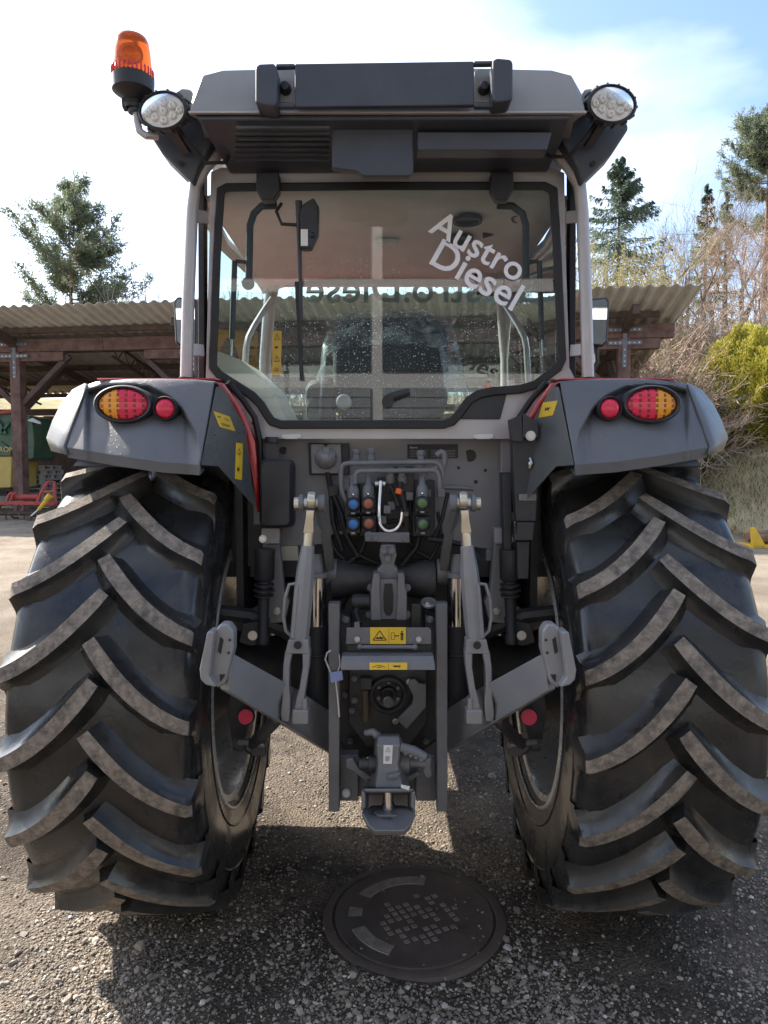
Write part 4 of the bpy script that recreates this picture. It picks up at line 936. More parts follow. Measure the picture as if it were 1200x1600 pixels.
pth([(700, 770), (690, 815), (678, 842)], -.33, .007, 'hose', 'rubber_seal', VB); pth([(522, 775), (533, 800), (542, 838), (560, 870)], -.30, .010, 'hose', 'rubber_seal', VB); pth([(518, 780), (520, 815), (535, 860)], -.29, .009, 'hose', 'rubber_seal', VB)
pth([(610, 760), (616, 772), (622, 790)], -.37, .008, 'hose', 'rubber_seal', VB); pth([(626, 752), (624, 764), (630, 780), (634, 800)], -.37, .010, 'hose', 'rubber_seal', VB)
for k, q in enumerate(([(540, 838), (548, 858), (570, 872), (590, 880)], [(570, 846), (566, 862), (545, 880), (530, 888)], [(640, 846), (650, 862), (672, 872), (690, 880)], [(655, 838), (652, 856), (640, 868), (628, 884)], [(684, 800), (690, 830), (684, 856), (672, 876)], [(516, 840), (524, 862), (538, 874)], [(598, 800), (606, 818), (618, 812), (632, 822)], [(644, 776), (640, 796), (646, 816)])):
    pth(q, -.30 + .012 * (k % 3), .0065 + .002 * (k % 2), 'hose', 'rubber_seal', VB)
for px, py in ((640, 775), (598, 812), (633, 800), (690, 770), (540, 760), (668, 770), (612, 790)): pp(MB(), [(px - 6, py - 6), (px + 6, py - 6), (px + 6, py + 7), (px - 6, py + 7)], -.345, .03).build('valve_cap', 'cast_grey', VB, bevel=.003)
MB().cyl(T(624, 764, -.38), T(622, 772, -.383), .011).build('orange_tie', 'orange', VB)
pth([(595, 752, -.42), (592, 800, -.45), (594, 822, -.46), (604, 831, -.46), (620, 828, -.46), (627, 815, -.46), (628, 800, -.46)], -.45, .0062, 'spring_latch', 'chrome', TR, n=10, k=4)
MB().cyl(T(586, 756, -.40), T(602, 756, -.40), .009).build('latch_pivot', 'bolt', VB)
pp(MB(), [(600, 790), (610, 790), (610, 802), (600, 802)], -.37, .01).build('clip_plate', 'cast_grey', VB); pp(MB(), [(570, 832), (640, 832), (640, 848), (570, 846)], -.40, .012).build('latch_plate', 'cast_grey', VB, bevel=.002)
for px, py in ((576, 841), (587, 840), (632, 842)): bolt(T(px, py, -.402), .008, VB, mat='cast_grey')

# ---- top link bracket and rock shaft
rsft = MB().lathe(T(520, 905, -.27), (1, 0, 0), [(.0005, 0), (.07, 0), (.072, .03), (.060, .08), (.052, .12), (.052, .22), (.060, .27), (.072, .33), (.07, .36), (.0005, .36)], 28).build('rock_shaft', 'dark_metal', TR, angle=40)
tl = MB()
pp(tl, [(595, 851), (617, 851), (620, 868), (616, 882), (622, 890), (622, 905), (589, 905), (589, 890), (597, 882), (593, 868)], -.40, .05); to = tl.build('top_link_bracket', 'cast_grey', TR, bevel=.004)
for s, x0, x1 in ((-1, 583, 594), (1, 621, 632)): pp(MB(), [(x0 if s < 0 else x0, 896), (x1, 896), (x1 + (0 if s < 0 else 1), 915), (x1 + (0 if s < 0 else 4), 925), (x1 + (2 if s < 0 else 4), 970), (x0 - (4 if s < 0 else 2), 970), (x0 - (4 if s < 0 else 0), 925)], -.45, .09).build('bracket_cheek', 'cast_grey', to, bevel=.005)
pp(MB(), [(594, 905), (621, 905), (624, 922), (624, 968), (590, 968), (590, 922)], -.43, .06).build('bracket_face', 'cast_grey', to, bevel=.003)
pp(MB(), [(601, 912), (613, 912), (615, 930), (614, 955), (610, 962), (604, 962), (600, 955), (599, 930)], -.433, .004).build('bracket_slot', 'rubber_seal', to, bevel=.001)
for px, py in ((600, 860), (612, 860), (606, 873), (580, 918), (578, 960), (636, 918), (636, 960)): bolt(T(px, py, -.41 if py < 900 else -.40), .010, to, mat='cast_grey', h=.014)
MB().lathe(T(578, 940, -.40), (-1, 0, 0), [(.0005, .06), (.022, .06), (.026, .05), (.026, .01), (.03, 0)], 18).build('sensor_boss', 'dark_metal', to)
MB().tube([T(560, 940, -.40), T(556, 958, -.42), T(562, 975, -.44)], .010, 8).build('sensor_lead', 'rubber_seal', to)
MB().lathe(T(670, 941, -.42), (0, -.6, 1), [(.0005, .012), (.012, .012), (.013, 0), (.026, .0), (.026, -.006), (.0005, -.006)], 16).build('big_bolt', 'bolt', to)
MB().box(T(650, 962, -.38), (.035, .05, .09)).build('bracket_block', 'dark_metal', to, bevel=.004)

# ---- lift arms, lift rods, lift rams
for s in (-1, 1):
    F = lambda x, y, Y, s=s: S(s, x, y, Y)
    arm = MB(); pth_ = [F(88, 893, -.30), F(92, 862, -.38), F(98, 825, -.46), F(108, 788, -.56)]
    for a, b in zip(pth_[:-1], pth_[1:]): arm.bar(a, b + (b - a) * .08, .03, .050, (0, -1, .6))
    arm.lathe(F(86, 893, -.30) + Vector((-.02 * s, 0, 0)), (s, 0, 0), [(.0005, 0), (.045, 0), (.045, .045), (.0005, .045)], 22); ao = arm.build('lift_arm', 'cast_grey', TR, bevel=.005)
    MB().cyl(F(98, 786, -.60), F(144, 786, -.60), .017).build('lift_pin', 'bolt', ao)
    for a0, a1, r in ((97, 108, .026), (130, 138, .026)): MB().cyl(F(a0, 786, -.60), F(a1, 786, -.60), r).build('arm_fork', 'cast_grey', ao, bevel=.003)
    MB().cyl(F(138, 787, -.60), F(145, 787, -.60), .020).build('pin_collar', 'zinc', ao)
    # lift rod: forged eye, threaded neck, hexagonal body, fork
    top, bot = F(118, 782, -.61), F(147, 1102, -.60); ax = (bot - top)
    at = lambda t, ax=ax, top=top: top + ax * t
    eye = MB().lathe(top - Vector((.012, 0, 0)), (1, 0, 0), [(.012, 0), (.026, 0), (.028, .012), (.026, .024), (.012, .024)], 20, closeprof=True)
    eye.loft([[at(t) + Vector((dx * w_, dy * d_, 0)) for dx, dy in ((-1, -1), (1, -1), (1, 1), (-1, 1))] for t, w_, d_ in ((.045, .012, .022), (.09, .012, .022), (.13, .015, .017), (.155, .016, .016))]); eye.cyl(at(.15), at(.225), .0165, n=16)
    eo = eye.build('rod_eye', 'zinc', TR, bevel=.003)
    rod = MB().tube([at(.215), at(.22), at(.25), at(.33), at(.42), at(.50), at(.62), at(.69)], [.017, .021, .022, .028, .030, .030, .030, .028], 8)
    ro_ = rod.build('lift_rod', 'link_grey', TR, bevel=.002, angle=30)
    sd = Vector((s * .034, 0, 0))
    MB().tube([at(.40) + sd * .7, at(.405) + sd * 1.35, at(.47) + sd * 1.6, at(.56) + sd * 1.6, at(.63) + sd * 1.3, at(.655) + sd * .8], .0055, 8).build('crank_handle', 'link_grey', ro_)
    MB().bar(at(.40) + sd * .55 + Vector((0, -.02, 0)), at(.66) + sd * .55 + Vector((0, -.02, 0)), .012, .012).build('rod_ridge', 'link_grey', ro_, bevel=.002)
    fk = MB().loft([[at(t) + Vector((dx, dy, 0)) for dx, dy in ((-w_, -.026), (w_, -.026), (w_, .026), (-w_, .026))] for t, w_ in ((.665, .031), (.72, .036), (.735, .036))])
    for q, e in ((-1, .018), (1, .018)):
        fk.loft([[at(t) + Vector((q * (o_ + dx), dy, 0)) for dx, dy in ((-w_, -.024), (w_, -.024), (w_, .024), (-w_, .024))] for t, o_, w_ in ((.72, .026, .012), (.80, .030, .010), (.90, .026, .010), (.95, .022, .012), (1.03, .020, .015), (1.07, .018, .012))])
    fo = fk.build('rod_fork', 'link_grey', TR, bevel=.004)
    MB().cyl(at(.69) + Vector((0, -.03, 0)), at(.69) + Vector((0, -.034, 0)), .012).build('fork_hole', 'rubber_seal', fo)
    MB().box(at(1.04) + Vector((-s * .028, -.012, 0)), (.05, .05, .045)).build('fork_block', 'link_grey', fo, bevel=.005)
    MB().box(at(.99) + Vector((-s * .038, -.02, 0)), (.014, .02, .045)).build('fork_pin', 'link_grey', fo, bevel=.003)
    # lift ram
    rb = MB().cyl(F(109, 975, -.36), F(109, 1106, -.34), .037, n=28); rb.cyl(F(109, 1020, -.358), F(109, 1024, -.358), .038, n=28); rbo = rb.build('lift_ram', 'plastic_black', TR, bevel=.004)
    MB().cyl(F(109, 898, -.37), F(109, 976, -.36), .0335, n=28).build('ram_rod', 'chrome', rbo); MB().cyl(F(109, 894, -.37), F(109, 902, -.37), .036, n=28).build('ram_collar', 'cast_grey', rbo, bevel=.002)
    MB().cyl(F(109, 866, -.36), F(109, 896, -.37), .021, n=18).build('ram_eye', 'cast_grey', rbo, bevel=.003)
    # lower link with hook
    LY = ([40, 147, 240, 295], [-.06, -.60, -.84, -.88])
    lk = [(243, 1020), (200, 1044), (160, 1066), (135, 1080), (60, 1130), (30, 1160), (30, 1205), (55, 1196), (100, 1170), (165, 1130), (210, 1104), (250, 1080)]
    fr_ = [F(a, y, interp(a, *LY)) for a, y in lk]
    li = MB().prism(fr_, (s * .028, .022, 0)).build('lower_link', 'link_grey', TR, bevel=.005)
    hk = MB()
    pp(hk, [(270, 984), (262, 975), (249, 975), (241, 987), (241, 1015), (254, 1068), (266, 1077), (279, 1058)], -.875, .05, F)
    ho = hk.build('link_hook', 'link_grey', li, bevel=.008, seg=3)
    pp(MB(), [(283, 987), (271, 987), (279, 1058), (268, 1075), (285, 1071), (293, 1063), (295, 1047)], -.905, .06, F).build('hook_cheek', 'link_grey', li, bevel=.006, seg=3)
    pp(MB(), [(262, 995), (257, 1000), (261, 1022), (266, 1018)], -.8775, .004, F).build('hook_slot', 'rubber_seal', li); pp(MB(), [(263, 1054), (254, 1054), (257, 1060), (262, 1066)], -.8775, .004, F).build('hook_slot', 'rubber_seal', li)
    for a, y in ((247, 1000), (249, 1020)): MB().cyl(F(a, y, -.8755), F(a, y, -.878), .004, n=10).build('rivet', 'rubber_seal', li)
    # stabiliser: tube, turnbuckle, clamp
    sb = MB().tube([F(162, 1118, -.60), F(172, 1124, -.60), F(213, 1166, -.50)], [.010, .019, .019], 14).build('stabiliser', 'dark_metal', TR)
    MB().ball(F(160, 1116, -.605), .014, n=8).build('ball_end', 'zinc', sb)
    MB().lathe(F(210, 1163, -.505), F(225, 1180, -.47) - F(205, 1158, -.51), [(.021, 0), (.026, .006), (.026, .02), (.02, .026)], 18).build('clamp_ring', 'dark_metal', sb); MB().cyl(F(190, 1164, -.53), F(232, 1160, -.50), .010).build('clamp_bolt', 'bolt', sb)
    MB().box(F(200, 1164, -.50), (.05, .05, .06)).build('clamp_block', 'dark_metal', sb, bevel=.006)
    MB().tube([F(212, 1160, -.50), F(232, 1163, -.46), F(238, 1160, -.44)], .013, 8).build('clamp_tail', 'cast_grey', sb)
    pp(MB(), [(214, 1085), (245, 1080), (250, 1110), (240, 1175), (225, 1175), (215, 1125)], -.40, .03, F).build('stabiliser_bracket', 'dark_metal', sb, bevel=.004)
    MB().cyl(F(221, 1120, -.475), F(221, 1120, -.46), .027 if s > 0 else .024, n=22).build('red_reflector', 'lens_red', sb)
    MB().lathe(F(221, 1120, -.476), (0, -1, 0), [(.028, -.012), (.031, -.004), (.029, .003), (.026, .001)], 22).build('reflector_rim', 'plastic_black', sb)
    # axle trumpet
    MB().lathe((s * .2, 0, WZ), (s, 0, 0), [(.0005, -.02), (.19, -.02), (.17, .1), (.13, .2), (.115, .33), (.15, .40), (.17, .44), (.20, .46), (.20, .50), (.0005, .50)], 32).build('axle_housing', 'dark_metal', TR, angle=35)
    MB().prism([(s * .26, -.12, 1.0), (s * .33, -.12, .95), (s * .36, -.12, 1.28), (s * .27, -.12, 1.3)], (0, .22, 0)).build('axle_bracket', 'dark_metal', TR, bevel=.01)
    MB().tube([F(120, 1015, -.2), F(160, 985, -.25), F(215, 962, -.3), F(275, 955, -.3)], .028, 8).build('fender_stay', 'dark_metal', TR)

# ---- transmission housing and power take-off
hs = MB(); pp(hs, [(545, 930), (665, 930), (690, 985), (690, 1150), (650, 1185), (560, 1185), (520, 1150), (520, 985)], -.27, 1.3); HS = hs.build('transmission_housing', 'dark_metal', TR, bevel=.01)
pp(MB(), [(545, 1046), (668, 1046), (668, 1130), (640, 1168), (573, 1168), (545, 1130)], -.33, .07).build('rear_cover', 'dark_metal', HS, bevel=.006)
for px, py in ((554, 1060), (554, 1094), (550, 1110), (548, 1158), (666, 1158), (664, 1060), (640, 1065), (618, 1127), (664, 1110), (540, 1085)): bolt(T(px, py, -.345 if 545 < px < 660 and py < 1150 else -.28), .008, HS, mat='cast_grey' if px != 640 and px != 618 else 'bolt', h=.014)
MB().lathe(T(607, 1083, -.33), (0, -1, 0), [(.066, 0), (.064, .035), (.056, .04), (.050, .035), (.048, .01), (.030, .008), (.028, .03), (.022, .035), (.0005, .03)], 36).build('drive_flange', 'dark_metal', HS, angle=35)
MB().tube([T(607, 1086, -.36), T(607, 1098, -.52)], .0165, 14).build('drive_shaft', 'dark_metal', HS)
MB().cyl(T(606.5, 1096, -.505), T(606.5, 1096.5, -.512), .0155, n=18).build('shaft_end', 'bolt', HS); MB().cyl(T(606.5, 1096.5, -.512), T(606.5, 1096.5, -.5135), .003, n=10).build('shaft_centre', 'rubber_seal', HS)
for k in range(6): a = k * math.pi / 3 + .5; MB().cyl(T(607, 1083, -.345) + Vector((math.cos(a) * .038, 0, math.sin(a) * .038)), T(607, 1083, -.352) + Vector((math.cos(a) * .038, 0, math.sin(a) * .038)), .007, n=6).build('flange_bolt', 'cast_grey', HS)
pp(MB(), [(640, 1062), (650, 1062), (655, 1068), (666, 1070), (666, 1105), (635, 1140), (620, 1124), (644, 1100), (646, 1088), (638, 1072)], -.375, .012).build('guard_bracket', 'cast_grey', HS, bevel=.002)
pp(MB(), [(563, 1060), (581, 1060), (581, 1078), (563, 1078)], -.37, .04).build('sight_block', 'dark_metal', HS, bevel=.002); MB().cyl(T(571, 1078, -.36), T(571, 1126, -.36), .012).build('sight_tube', 'earth_iron', HS)
# belly and drive line
MB().prism([(-.19, .2, .52), (.19, .2, .52), (.22, .2, .95), (-.22, .2, .95)], (0, 2.0, 0)).build('gearbox', 'dark_metal', TR, bevel=.02)
MB().box((-.37, .95, .95), (.22, .8, .5)).build('fuel_tank', 'plastic_black', TR, bevel=.05, seg=3); MB().box((.37, .95, .98), (.22, .7, .45)).build('step_box', 'plastic_black', TR, bevel=.05, seg=3)
MB().box((0, .3, 1.13), (.9, .9, .18)).build('cab_underframe', 'dark_metal', TR, bevel=.02)

# ---- power take-off guard with warning stickers
gd = pp(MB(), [(541, 981), (553, 981), (553, 972), (562, 972), (562, 981), (671, 981), (674, 985), (674, 1007), (540, 1007)], -.535, .012).build('drive_guard', 'cast_grey', TR, bevel=.003)
pp(MB(), [(541, 1007), (674, 1007), (672, 1017), (545, 1017)], -.52, .02).build('guard_hinge_plate', 'dark_metal', gd); MB().cyl(T(566, 1011, -.545), T(646, 1011, -.545), .0065).build('guard_hinge', 'cast_grey', gd)
for px in (562, 648): MB().ball(T(px, 1011, -.545), .010, n=7).build('hinge_knuckle', 'cast_grey', gd)
g2 = MB().loft([[T(535, 1019, -.54), T(675, 1019, -.54), T(675, 1019, -.50), T(535, 1019, -.50)], [T(534, 1025, -.60), T(677, 1025, -.60), T(677, 1027, -.53), T(534, 1027, -.53)], [T(532, 1036, -.62), T(679, 1036, -.62), T(679, 1036, -.608), T(532, 1036, -.608)], [T(532, 1047, -.625), T(680, 1047, -.625), T(680, 1047, -.613), T(532, 1047, -.613)]]).build('guard_flap', 'cast_grey', gd, bevel=.002)
sticker([T(578, 980, -.5365), T(634, 980, -.5365), T(634, 1006, -.5365), T(578, 1006, -.5365)], [(.02, .06, .52, .94, 'tri'), (.54, .06, .99, .94, 'man'), (.522, .04, .53, .96, 'bar')], gd)
sticker([T(577, 1035, -.6225), T(636, 1035, -.6225), T(636, 1046, -.6258), T(577, 1046, -.6258)], [(.03, .05, .47, .95, 'roof'), (.53, .05, .97, .95, 'hand'), (.497, .04, .505, .96, 'bar')], gd)
for px in (558, 654): bolt(T(px, 999, -.537), .007, gd)

# ---- hitch ladder and coupling jaw
for s, x0, x1 in ((-1, 512.5, 530.5), (1, 681.5, 699.5)):
    ld = MB(); pp(ld, [(x0, 943), (x1, 943), (x1 - s * 0, 1269), (x0 + 1, 1269)], -.50, .05); lo_ = ld.build('ladder_rail', 'cast_grey', TR, bevel=.004)
    pp(MB(), [(x0 + 4, 942.6), (x1 - 4, 942.6), (x1 - 4, 943), (x0 + 4, 943)], -.49, .03).build('rail_notch', 'rubber_seal', lo_)
    xi = (532, 548) if s < 0 else (664, 680); pp(MB(), [(xi[0], 960), (xi[1], 965), (xi[1], 1040), (xi[0], 1040)], -.42, .10).build('rail_bracket', 'dark_metal', lo_, bevel=.004)
    bolt(T(sum(xi) / 2, 968, -.43), .009, lo_, mat='cast_grey')
tg = MB().tube([T(516, 1050, -.506), T(508, 1030, -.504), T(511, 1020, -.506), T(517, 1016, -.506)], .0028, 6); tg.tube([T(524, 1060, -.51), T(527, 1085, -.508), T(530, 1120, -.506)], .0028, 6); tg.tube([T(524, 1060, -.51), T(531, 1040, -.505), T(530, 1022, -.503)], .0022, 6)
RL = [o for o in TR.children if o.name.startswith('ladder_rail')][0]
tg.build('tag_wire', 'white_label', RL); MB().prism([T(515, 1051, -.514), T(534, 1048, -.514), T(536, 1062, -.514), T(517, 1067, -.514)], (0, .002, 0)).build('blue_tag', 'blue_tag', RL)
lp = MB()
for s, x0, x1 in ((-1, 531, 560), (1, 650, 681)): pp(lp, [(x0, 1180), (x1, 1180), (x1, 1252), (x0, 1252)], -.44, .05)
pp(lp, [(536, 1200), (676, 1200), (676, 1245), (536, 1245)], -.40, .03); LP_ = lp.build('hitch_plate', 'cast_grey', TR, bevel=.004)
MB().lathe(T(541, 1238, -.442), (0, -1, 0), [(.0005, .014), (.010, .014), (.015, .01), (.016, 0)], 18).build('plug_bolt', 'white_label', LP_)
# jaw
jw = MB(); hx = lambda x, y, Y: T(x, y, Y)
jb = MB().loft([[T(590, 1150, -.60), T(624, 1150, -.60), T(624, 1146, -.52), T(588, 1146, -.52)], [T(588, 1165, -.63), T(626, 1165, -.63), T(630, 1160, -.50), T(585, 1160, -.50)], [T(590, 1195, -.63), T(622, 1195, -.63), T(640, 1190, -.48), T(583, 1190, -.48)], [T(586, 1232, -.66), T(630, 1232, -.66), T(646, 1228, -.46), T(572, 1228, -.46)]]).build('hitch_body', 'cast_grey', TR, bevel=.006)
MB().lathe(T(624, 1193, -.57), (1, 0, -.02), [(.0005, -.01), (.026, -.01), (.028, .02), (.026, .03), (.012, .032), (.012, .085), (.0005, .086)], 20).build('hitch_shaft', 'cast_grey', jb)
MB().lathe(T(586, 1194, -.57), (-1, 0, 0), [(.0005, -.01), (.026, -.01), (.026, .02), (.018, .022), (.018, .05), (.0005, .05)], 20).build('hitch_shaft', 'dark_metal', jb)
MB().tube([T(625, 1167, -.62), T(645, 1173, -.62), T(664, 1183, -.62)], [.014, .016, .014], 10).build('hitch_handle', 'cast_grey', jb)
for k in range(4): MB().ball(T(634 + k * 8, 1176 + k * 3.6, -.625), .0085, n=7).build('grip_bump', 'cast_grey', jb)
pp(MB(), [(664, 1188), (674, 1184), (673, 1203), (676, 1210), (672, 1217), (664, 1216), (660, 1206)], -.58, .04).build('lever_tail', 'cast_grey', jb, bevel=.006, seg=3)
MB().tube([T(590, 1150, -.56), T(582, 1143, -.56), T(571, 1145, -.55)], [.014, .012, .010], 10).build('cable_lever', 'cast_grey', jb)
for s, q in ((-1, [(541, 1186), (552, 1185), (560, 1200), (577, 1212), (583, 1216), (572, 1222), (550, 1205), (540, 1200)]), (1, [(630, 1218), (652, 1205), (658, 1212), (640, 1222)])): pp(MB(), q, -.52, .03).build('hitch_ear', 'cast_grey', jb, bevel=.005)
pp(MB(), [(604, 1212), (626, 1208), (622, 1216), (605, 1219)], -.66, .02).build('hitch_step', 'cast_grey', jb, bevel=.003)
ws_ = sticker([T(599, 1164, -.632), T(613.5, 1164, -.632), T(612, 1193, -.632), T(598.5, 1193, -.632)], [(.15, .05, .85, .42, 'excl'), (.1, .45, .9, .98, 'lines')], jb, ('white_label', 'black_print'), 'warning_label')
# U-shaped open mouth: roof, floor and two flaring cheeks
pp(MB(), [(566, 1234), (646, 1234), (643, 1268), (570, 1268)], -.52, .03).build('jaw_back', 'cast_grey', jb, bevel=.004)
jt = MB().loft([[T(568, 1232, -.70), T(645, 1232, -.70), T(645, 1238, -.70), T(568, 1238, -.70)], [T(564, 1233, -.62), T(648, 1233, -.62), T(648, 1240, -.62), T(564, 1240, -.62)], [T(575, 1233, -.48), T(640, 1233, -.48), T(640, 1243, -.48), T(575, 1243, -.48)]]).build('jaw_roof', 'cast_grey', jb, bevel=.005)
for s, c0 in ((-1, 564), (1, 648.5)):
    MB().loft([[T(c0, 1236, -.715), T(c0 - s * 6, 1238, -.715), T(c0 - s * 6, 1262, -.715), T(c0, 1268, -.715)], [T(c0 - s * 6, 1236, -.56), T(c0 - s * 12, 1238, -.56), T(c0 - s * 12, 1262, -.56), T(c0 - s * 6, 1266, -.56)]]).build('jaw_cheek', 'cast_grey', jb, bevel=.004)
fl = MB().add([T(564, 1267, -.715), T(575, 1290, -.735), T(585, 1299, -.74), T(632, 1299, -.74), T(641, 1289, -.735), T(649, 1267, -.715), T(634, 1258, -.60), T(580, 1258, -.60)], [(0, 1, 2, 3, 4, 5, 6, 7)])
MB().prism(fl.v, (0, .012, -.02)).build('jaw_floor', 'cast_grey', jb, bevel=.005)
MB().prism([T(584, 1272, -.675), T(590, 1278, -.685), T(621, 1278, -.685), T(627, 1271, -.675), T(622, 1264, -.62), T(588, 1264, -.62)], (0, 0, .008)).build('pin_seat', 'cast_grey', jb, bevel=.002)
MB().lathe(T(606, 1272, -.655), (0, 0, 1), [(.014, -.012), (.017, 0), (.021, .025), (.016, .05), (.016, .08)], 20).build('hitch_pin', 'chrome', jb)
pp(MB(), [(626, 1226), (640, 1229), (638, 1235), (626, 1231)], -.705, .002).build('paper_tag', 'white_label', jb)
# ---- front of the tractor: bonnet, front axle and wheels
def hood(k, z1, Y): return [Vector((x * k, Y, z)) for x, z in ((-.34, 1.0), (-.36, 1.35), (-.31, z1 - .08), (-.2, z1), (.2, z1), (.31, z1 - .08), (.36, 1.35), (.34, 1.0))]
MB().loft([hood(.95, 1.72, 1.1), hood(1, 1.70, 1.6), hood(1, 1.62, 2.4), hood(.92, 1.48, 3.0), hood(.75, 1.3, 3.15)]).build('bonnet', 'red_paint', TR, bevel=.02, angle=40)
MB().box((0, 2.3, .82), (.5, 1.9, .4)).build('engine_block', 'dark_metal', TR, bevel=.03); MB().box((0, 2.45, .62), (1.3, .16, .16)).build('front_axle', 'dark_metal', TR, bevel=.03)
for s in (-1, 1): wheel((s * .80, 2.45, .60), 'front_wheel', .705, .72, s, 17)
# ------------------------------------------------------------------ open shed across the yard
E1 = Vector((-.9921, .1257, 0)); E2 = Vector((.1257, .9921, 0))
B0 = Vector((VD(1100, 445, 14.1).x, 14.1 + CAMY, 0)); ZF = VD(1100, 447, 14.1).z; SLP = .178; SDEP = 6.6
def SP(a, b, z): return B0 + E1 * a + E2 * b + Vector((0, 0, z))
def zr(b): return ZF - SLP * b
RM = Matrix((E1, E2, Vector((0, 0, 1)))).transposed()
def shed():
    sh = thing('open_shed', SP(8, 3, .5), 'long open timber shed with corrugated lean-to roof standing behind the tractor', 'shed')
    gz = .5
    # roof sheets: four waves each
    P = .25; nw = 4; rows = []
    xs = np.linspace(0, nw * P + .02, nw * 8 + 1)
    def wave(x):
        t = (x / P) % 1.0; return .05 * (1 if t < .28 else (1 - (t - .28) / .22) if t < .5 else 0 if t < .78 else (t - .78) / .22)
    for b in (-.02, 3.3, SDEP): rows.append([SP(x, b, zr(b) + wave(x)) for x in xs])
    sheet = MB().grid(rows).build('roof_sheet', 'corrugated', sh, solid=.008, angle=25, fix=False)
    base = WL[sheet.name].copy()
    for k in range(1, 25): share(sheet, base + E1 * (k * nw * P) + Vector((0, 0, .006 * (k % 2))), sh)
    LEN = 24.5
    for b in (1.15, 2.5, 3.9, 5.2, 6.45):
        for k in range(5):
            a0, a1 = (-.0 if k == 0 else k * 5 - .1), min(LEN, k * 5 + 5)
            a0 = a0 + (.55 if k == 0 else 0)
            MB().box(SP((a0 + a1) / 2, b, zr(b) - .075), (a1 - a0, .10, .12), RM).build('purlin', 'wood_dark', sh)
    posts = [1.05 + .15, 6.1, 11.0, 15.55, 20.4]
    # the front posts under the photo px 985 and 28
    BZ = 4.50; b1 = 1.55
    for i, a in enumerate(posts):
        for b, w_ in ((b1, .26), (6.2, .2)):
            zt = BZ if b < 2 else zr(b) - .2
            po = MB().box(SP(a, b, (gz + zt) / 2), (w_, w_, zt - gz), RM).build('post', 'wood_beam', sh, bevel=.008)
            MB().box(SP(a, b, gz + .04), (w_ + .14, w_ + .14, .10), RM).build('post_base', 'concrete', sh)
            if b < 2:
                bk = MB().box(SP(a, b - w_ / 2 - .006, BZ - .20), (.09, .008, .85), RM)
                bk.box(SP(a, b - w_ / 2 - .011, BZ + .18), (.72, .008, .085), RM); bk.box(SP(a, b - w_ / 2 - .011, BZ - .10), (.72, .008, .085), RM); bo = bk.build('steel_bracket', 'galvanised', po)
                for dx, dz in [(q, .18) for q in (-.3, -.2, -.1, .1, .2, .3)] + [(q, -.10) for q in (-.3, -.2, -.1, .1, .2, .3)] + [(0, q) for q in (-.25, -.38, -.5, -.6)]:
                    MB().box(SP(a + dx, b - w_ / 2 - .018, BZ + dz), (.026, .008, .026), RM).build('bolt', 'bolt', po)
        MB().box(SP(a, b1, BZ - .115), (2.5 if i else 1.5, .20, .22), RM).build('corbel', 'wood_beam', sh, bevel=.01)
        MB().bar(SP(a, .35, zr(.35) - .26), SP(a, 6.5, zr(6.5) - .26), .14, .2).build('rafter', 'wood_dark', sh)
        MB().bar(SP(a, 1.7, 3.1), SP(a, 3.4, zr(3.4) - .3), .12, .14).build('brace', 'wood_dark', sh)
        for q in (-1, 1):
            if i == 0 and q < 0: continue
            MB().bar(SP(a + q * .1, b1 + .02, 3.25), SP(a + q * 1.35, b1 + .02, BZ - .1), .12, .14, E2).build('brace', 'wood_dark', sh)
    ends = [.15] + [(posts[i] + posts[i + 1]) / 2 for i in range(4)] + [LEN]
    for i in range(5): MB().box(SP((ends[i] + ends[i + 1]) / 2, b1, BZ + .155), (ends[i + 1] - ends[i] - .004, .2, .30), RM).build('front_beam', 'wood_beam', sh, bevel=.01)
    MB().box(SP(LEN / 2, 6.2, 3.45), (LEN, .16, .2), RM).build('back_beam', 'wood_dark', sh)
    # lattice girders between the rafters
    for a in (13.2, 17.9):
        g = MB(); 
        za = lambda b: zr(b) - .16
        g.bar(SP(a, 1.7, za(1.7)), SP(a, 6.1, za(6.1)), .05, .05); g.bar(SP(a, 1.7, za(1.7) - .34), SP(a, 6.1, za(6.1) - .28), .05, .05)
        for k in range(14):
            b0 = 1.7 + k * .314; g.bar(SP(a, b0, za(b0) - (.34 if k % 2 else 0)), SP(a, b0 + .314, za(b0 + .314) - (0 if k % 2 else .34)), .02, .02)
        g.build('lattice_girder', 'wood_dark', sh)
    # board wall at the back: upright planks
    first = None; k = 0; a = 2.2
    while a < LEN:
        w_ = .27; p = SP(a, 6.36, (gz + 3.3) / 2 + .02)
        if first is None: first = MB().box(p, (.262, .03, 2.8), RM).build('plank', 'wood_dark', sh); fl = p
        else: share(first, p + E2 * random.uniform(-.012, .012) + Vector((0, 0, random.uniform(-.03, .03))), sh)
        a += w_
    MB().box(SP(LEN / 2, 5.75, gz + .16), (LEN, .35, .34), RM).build('kerb_wall', 'concrete', sh)
shed()
# stacks of pallets inside the shed
def pallet_proto(loc, label, group):
    t = thing('wooden_pallet', loc, label, 'pallet', group)
    x, y, z = loc
    L = Vector(loc)
    for j in range(5): MB().box(L + RM @ Vector((0, -.4 + j * .2, .115)), (1.15, .15, .022), RM).build('board', 'wood_pale', t)
    for i in range(3):
        MB().box(L + RM @ Vector((-.5 + i * .5, 0, .011)), (.12, .94, .022), RM).build('runner', 'wood_pale', t)
        for j in range(3): MB().box(L + RM @ Vector((-.5 + i * .5, -.4 + j * .4, .063)), (.12, .12, .080), RM).build('block', 'wood_pale', t)
    return t
def dup(t, loc):
    r = t.copy(); COL.objects.link(r); r.location = loc; WL[r.name] = Vector(loc)
    for ch in t.children:
        c = ch.copy(); COL.objects.link(c); c.parent = r
    return r
p0 = VD(62, 750, 20.6)
pb = SP(14.45, 4.7, .55) 
def ground_at(px, D): p = VD(px, 800, D); return Vector((p.x, D + CAMY, float(H(p.x, D + CAMY))))
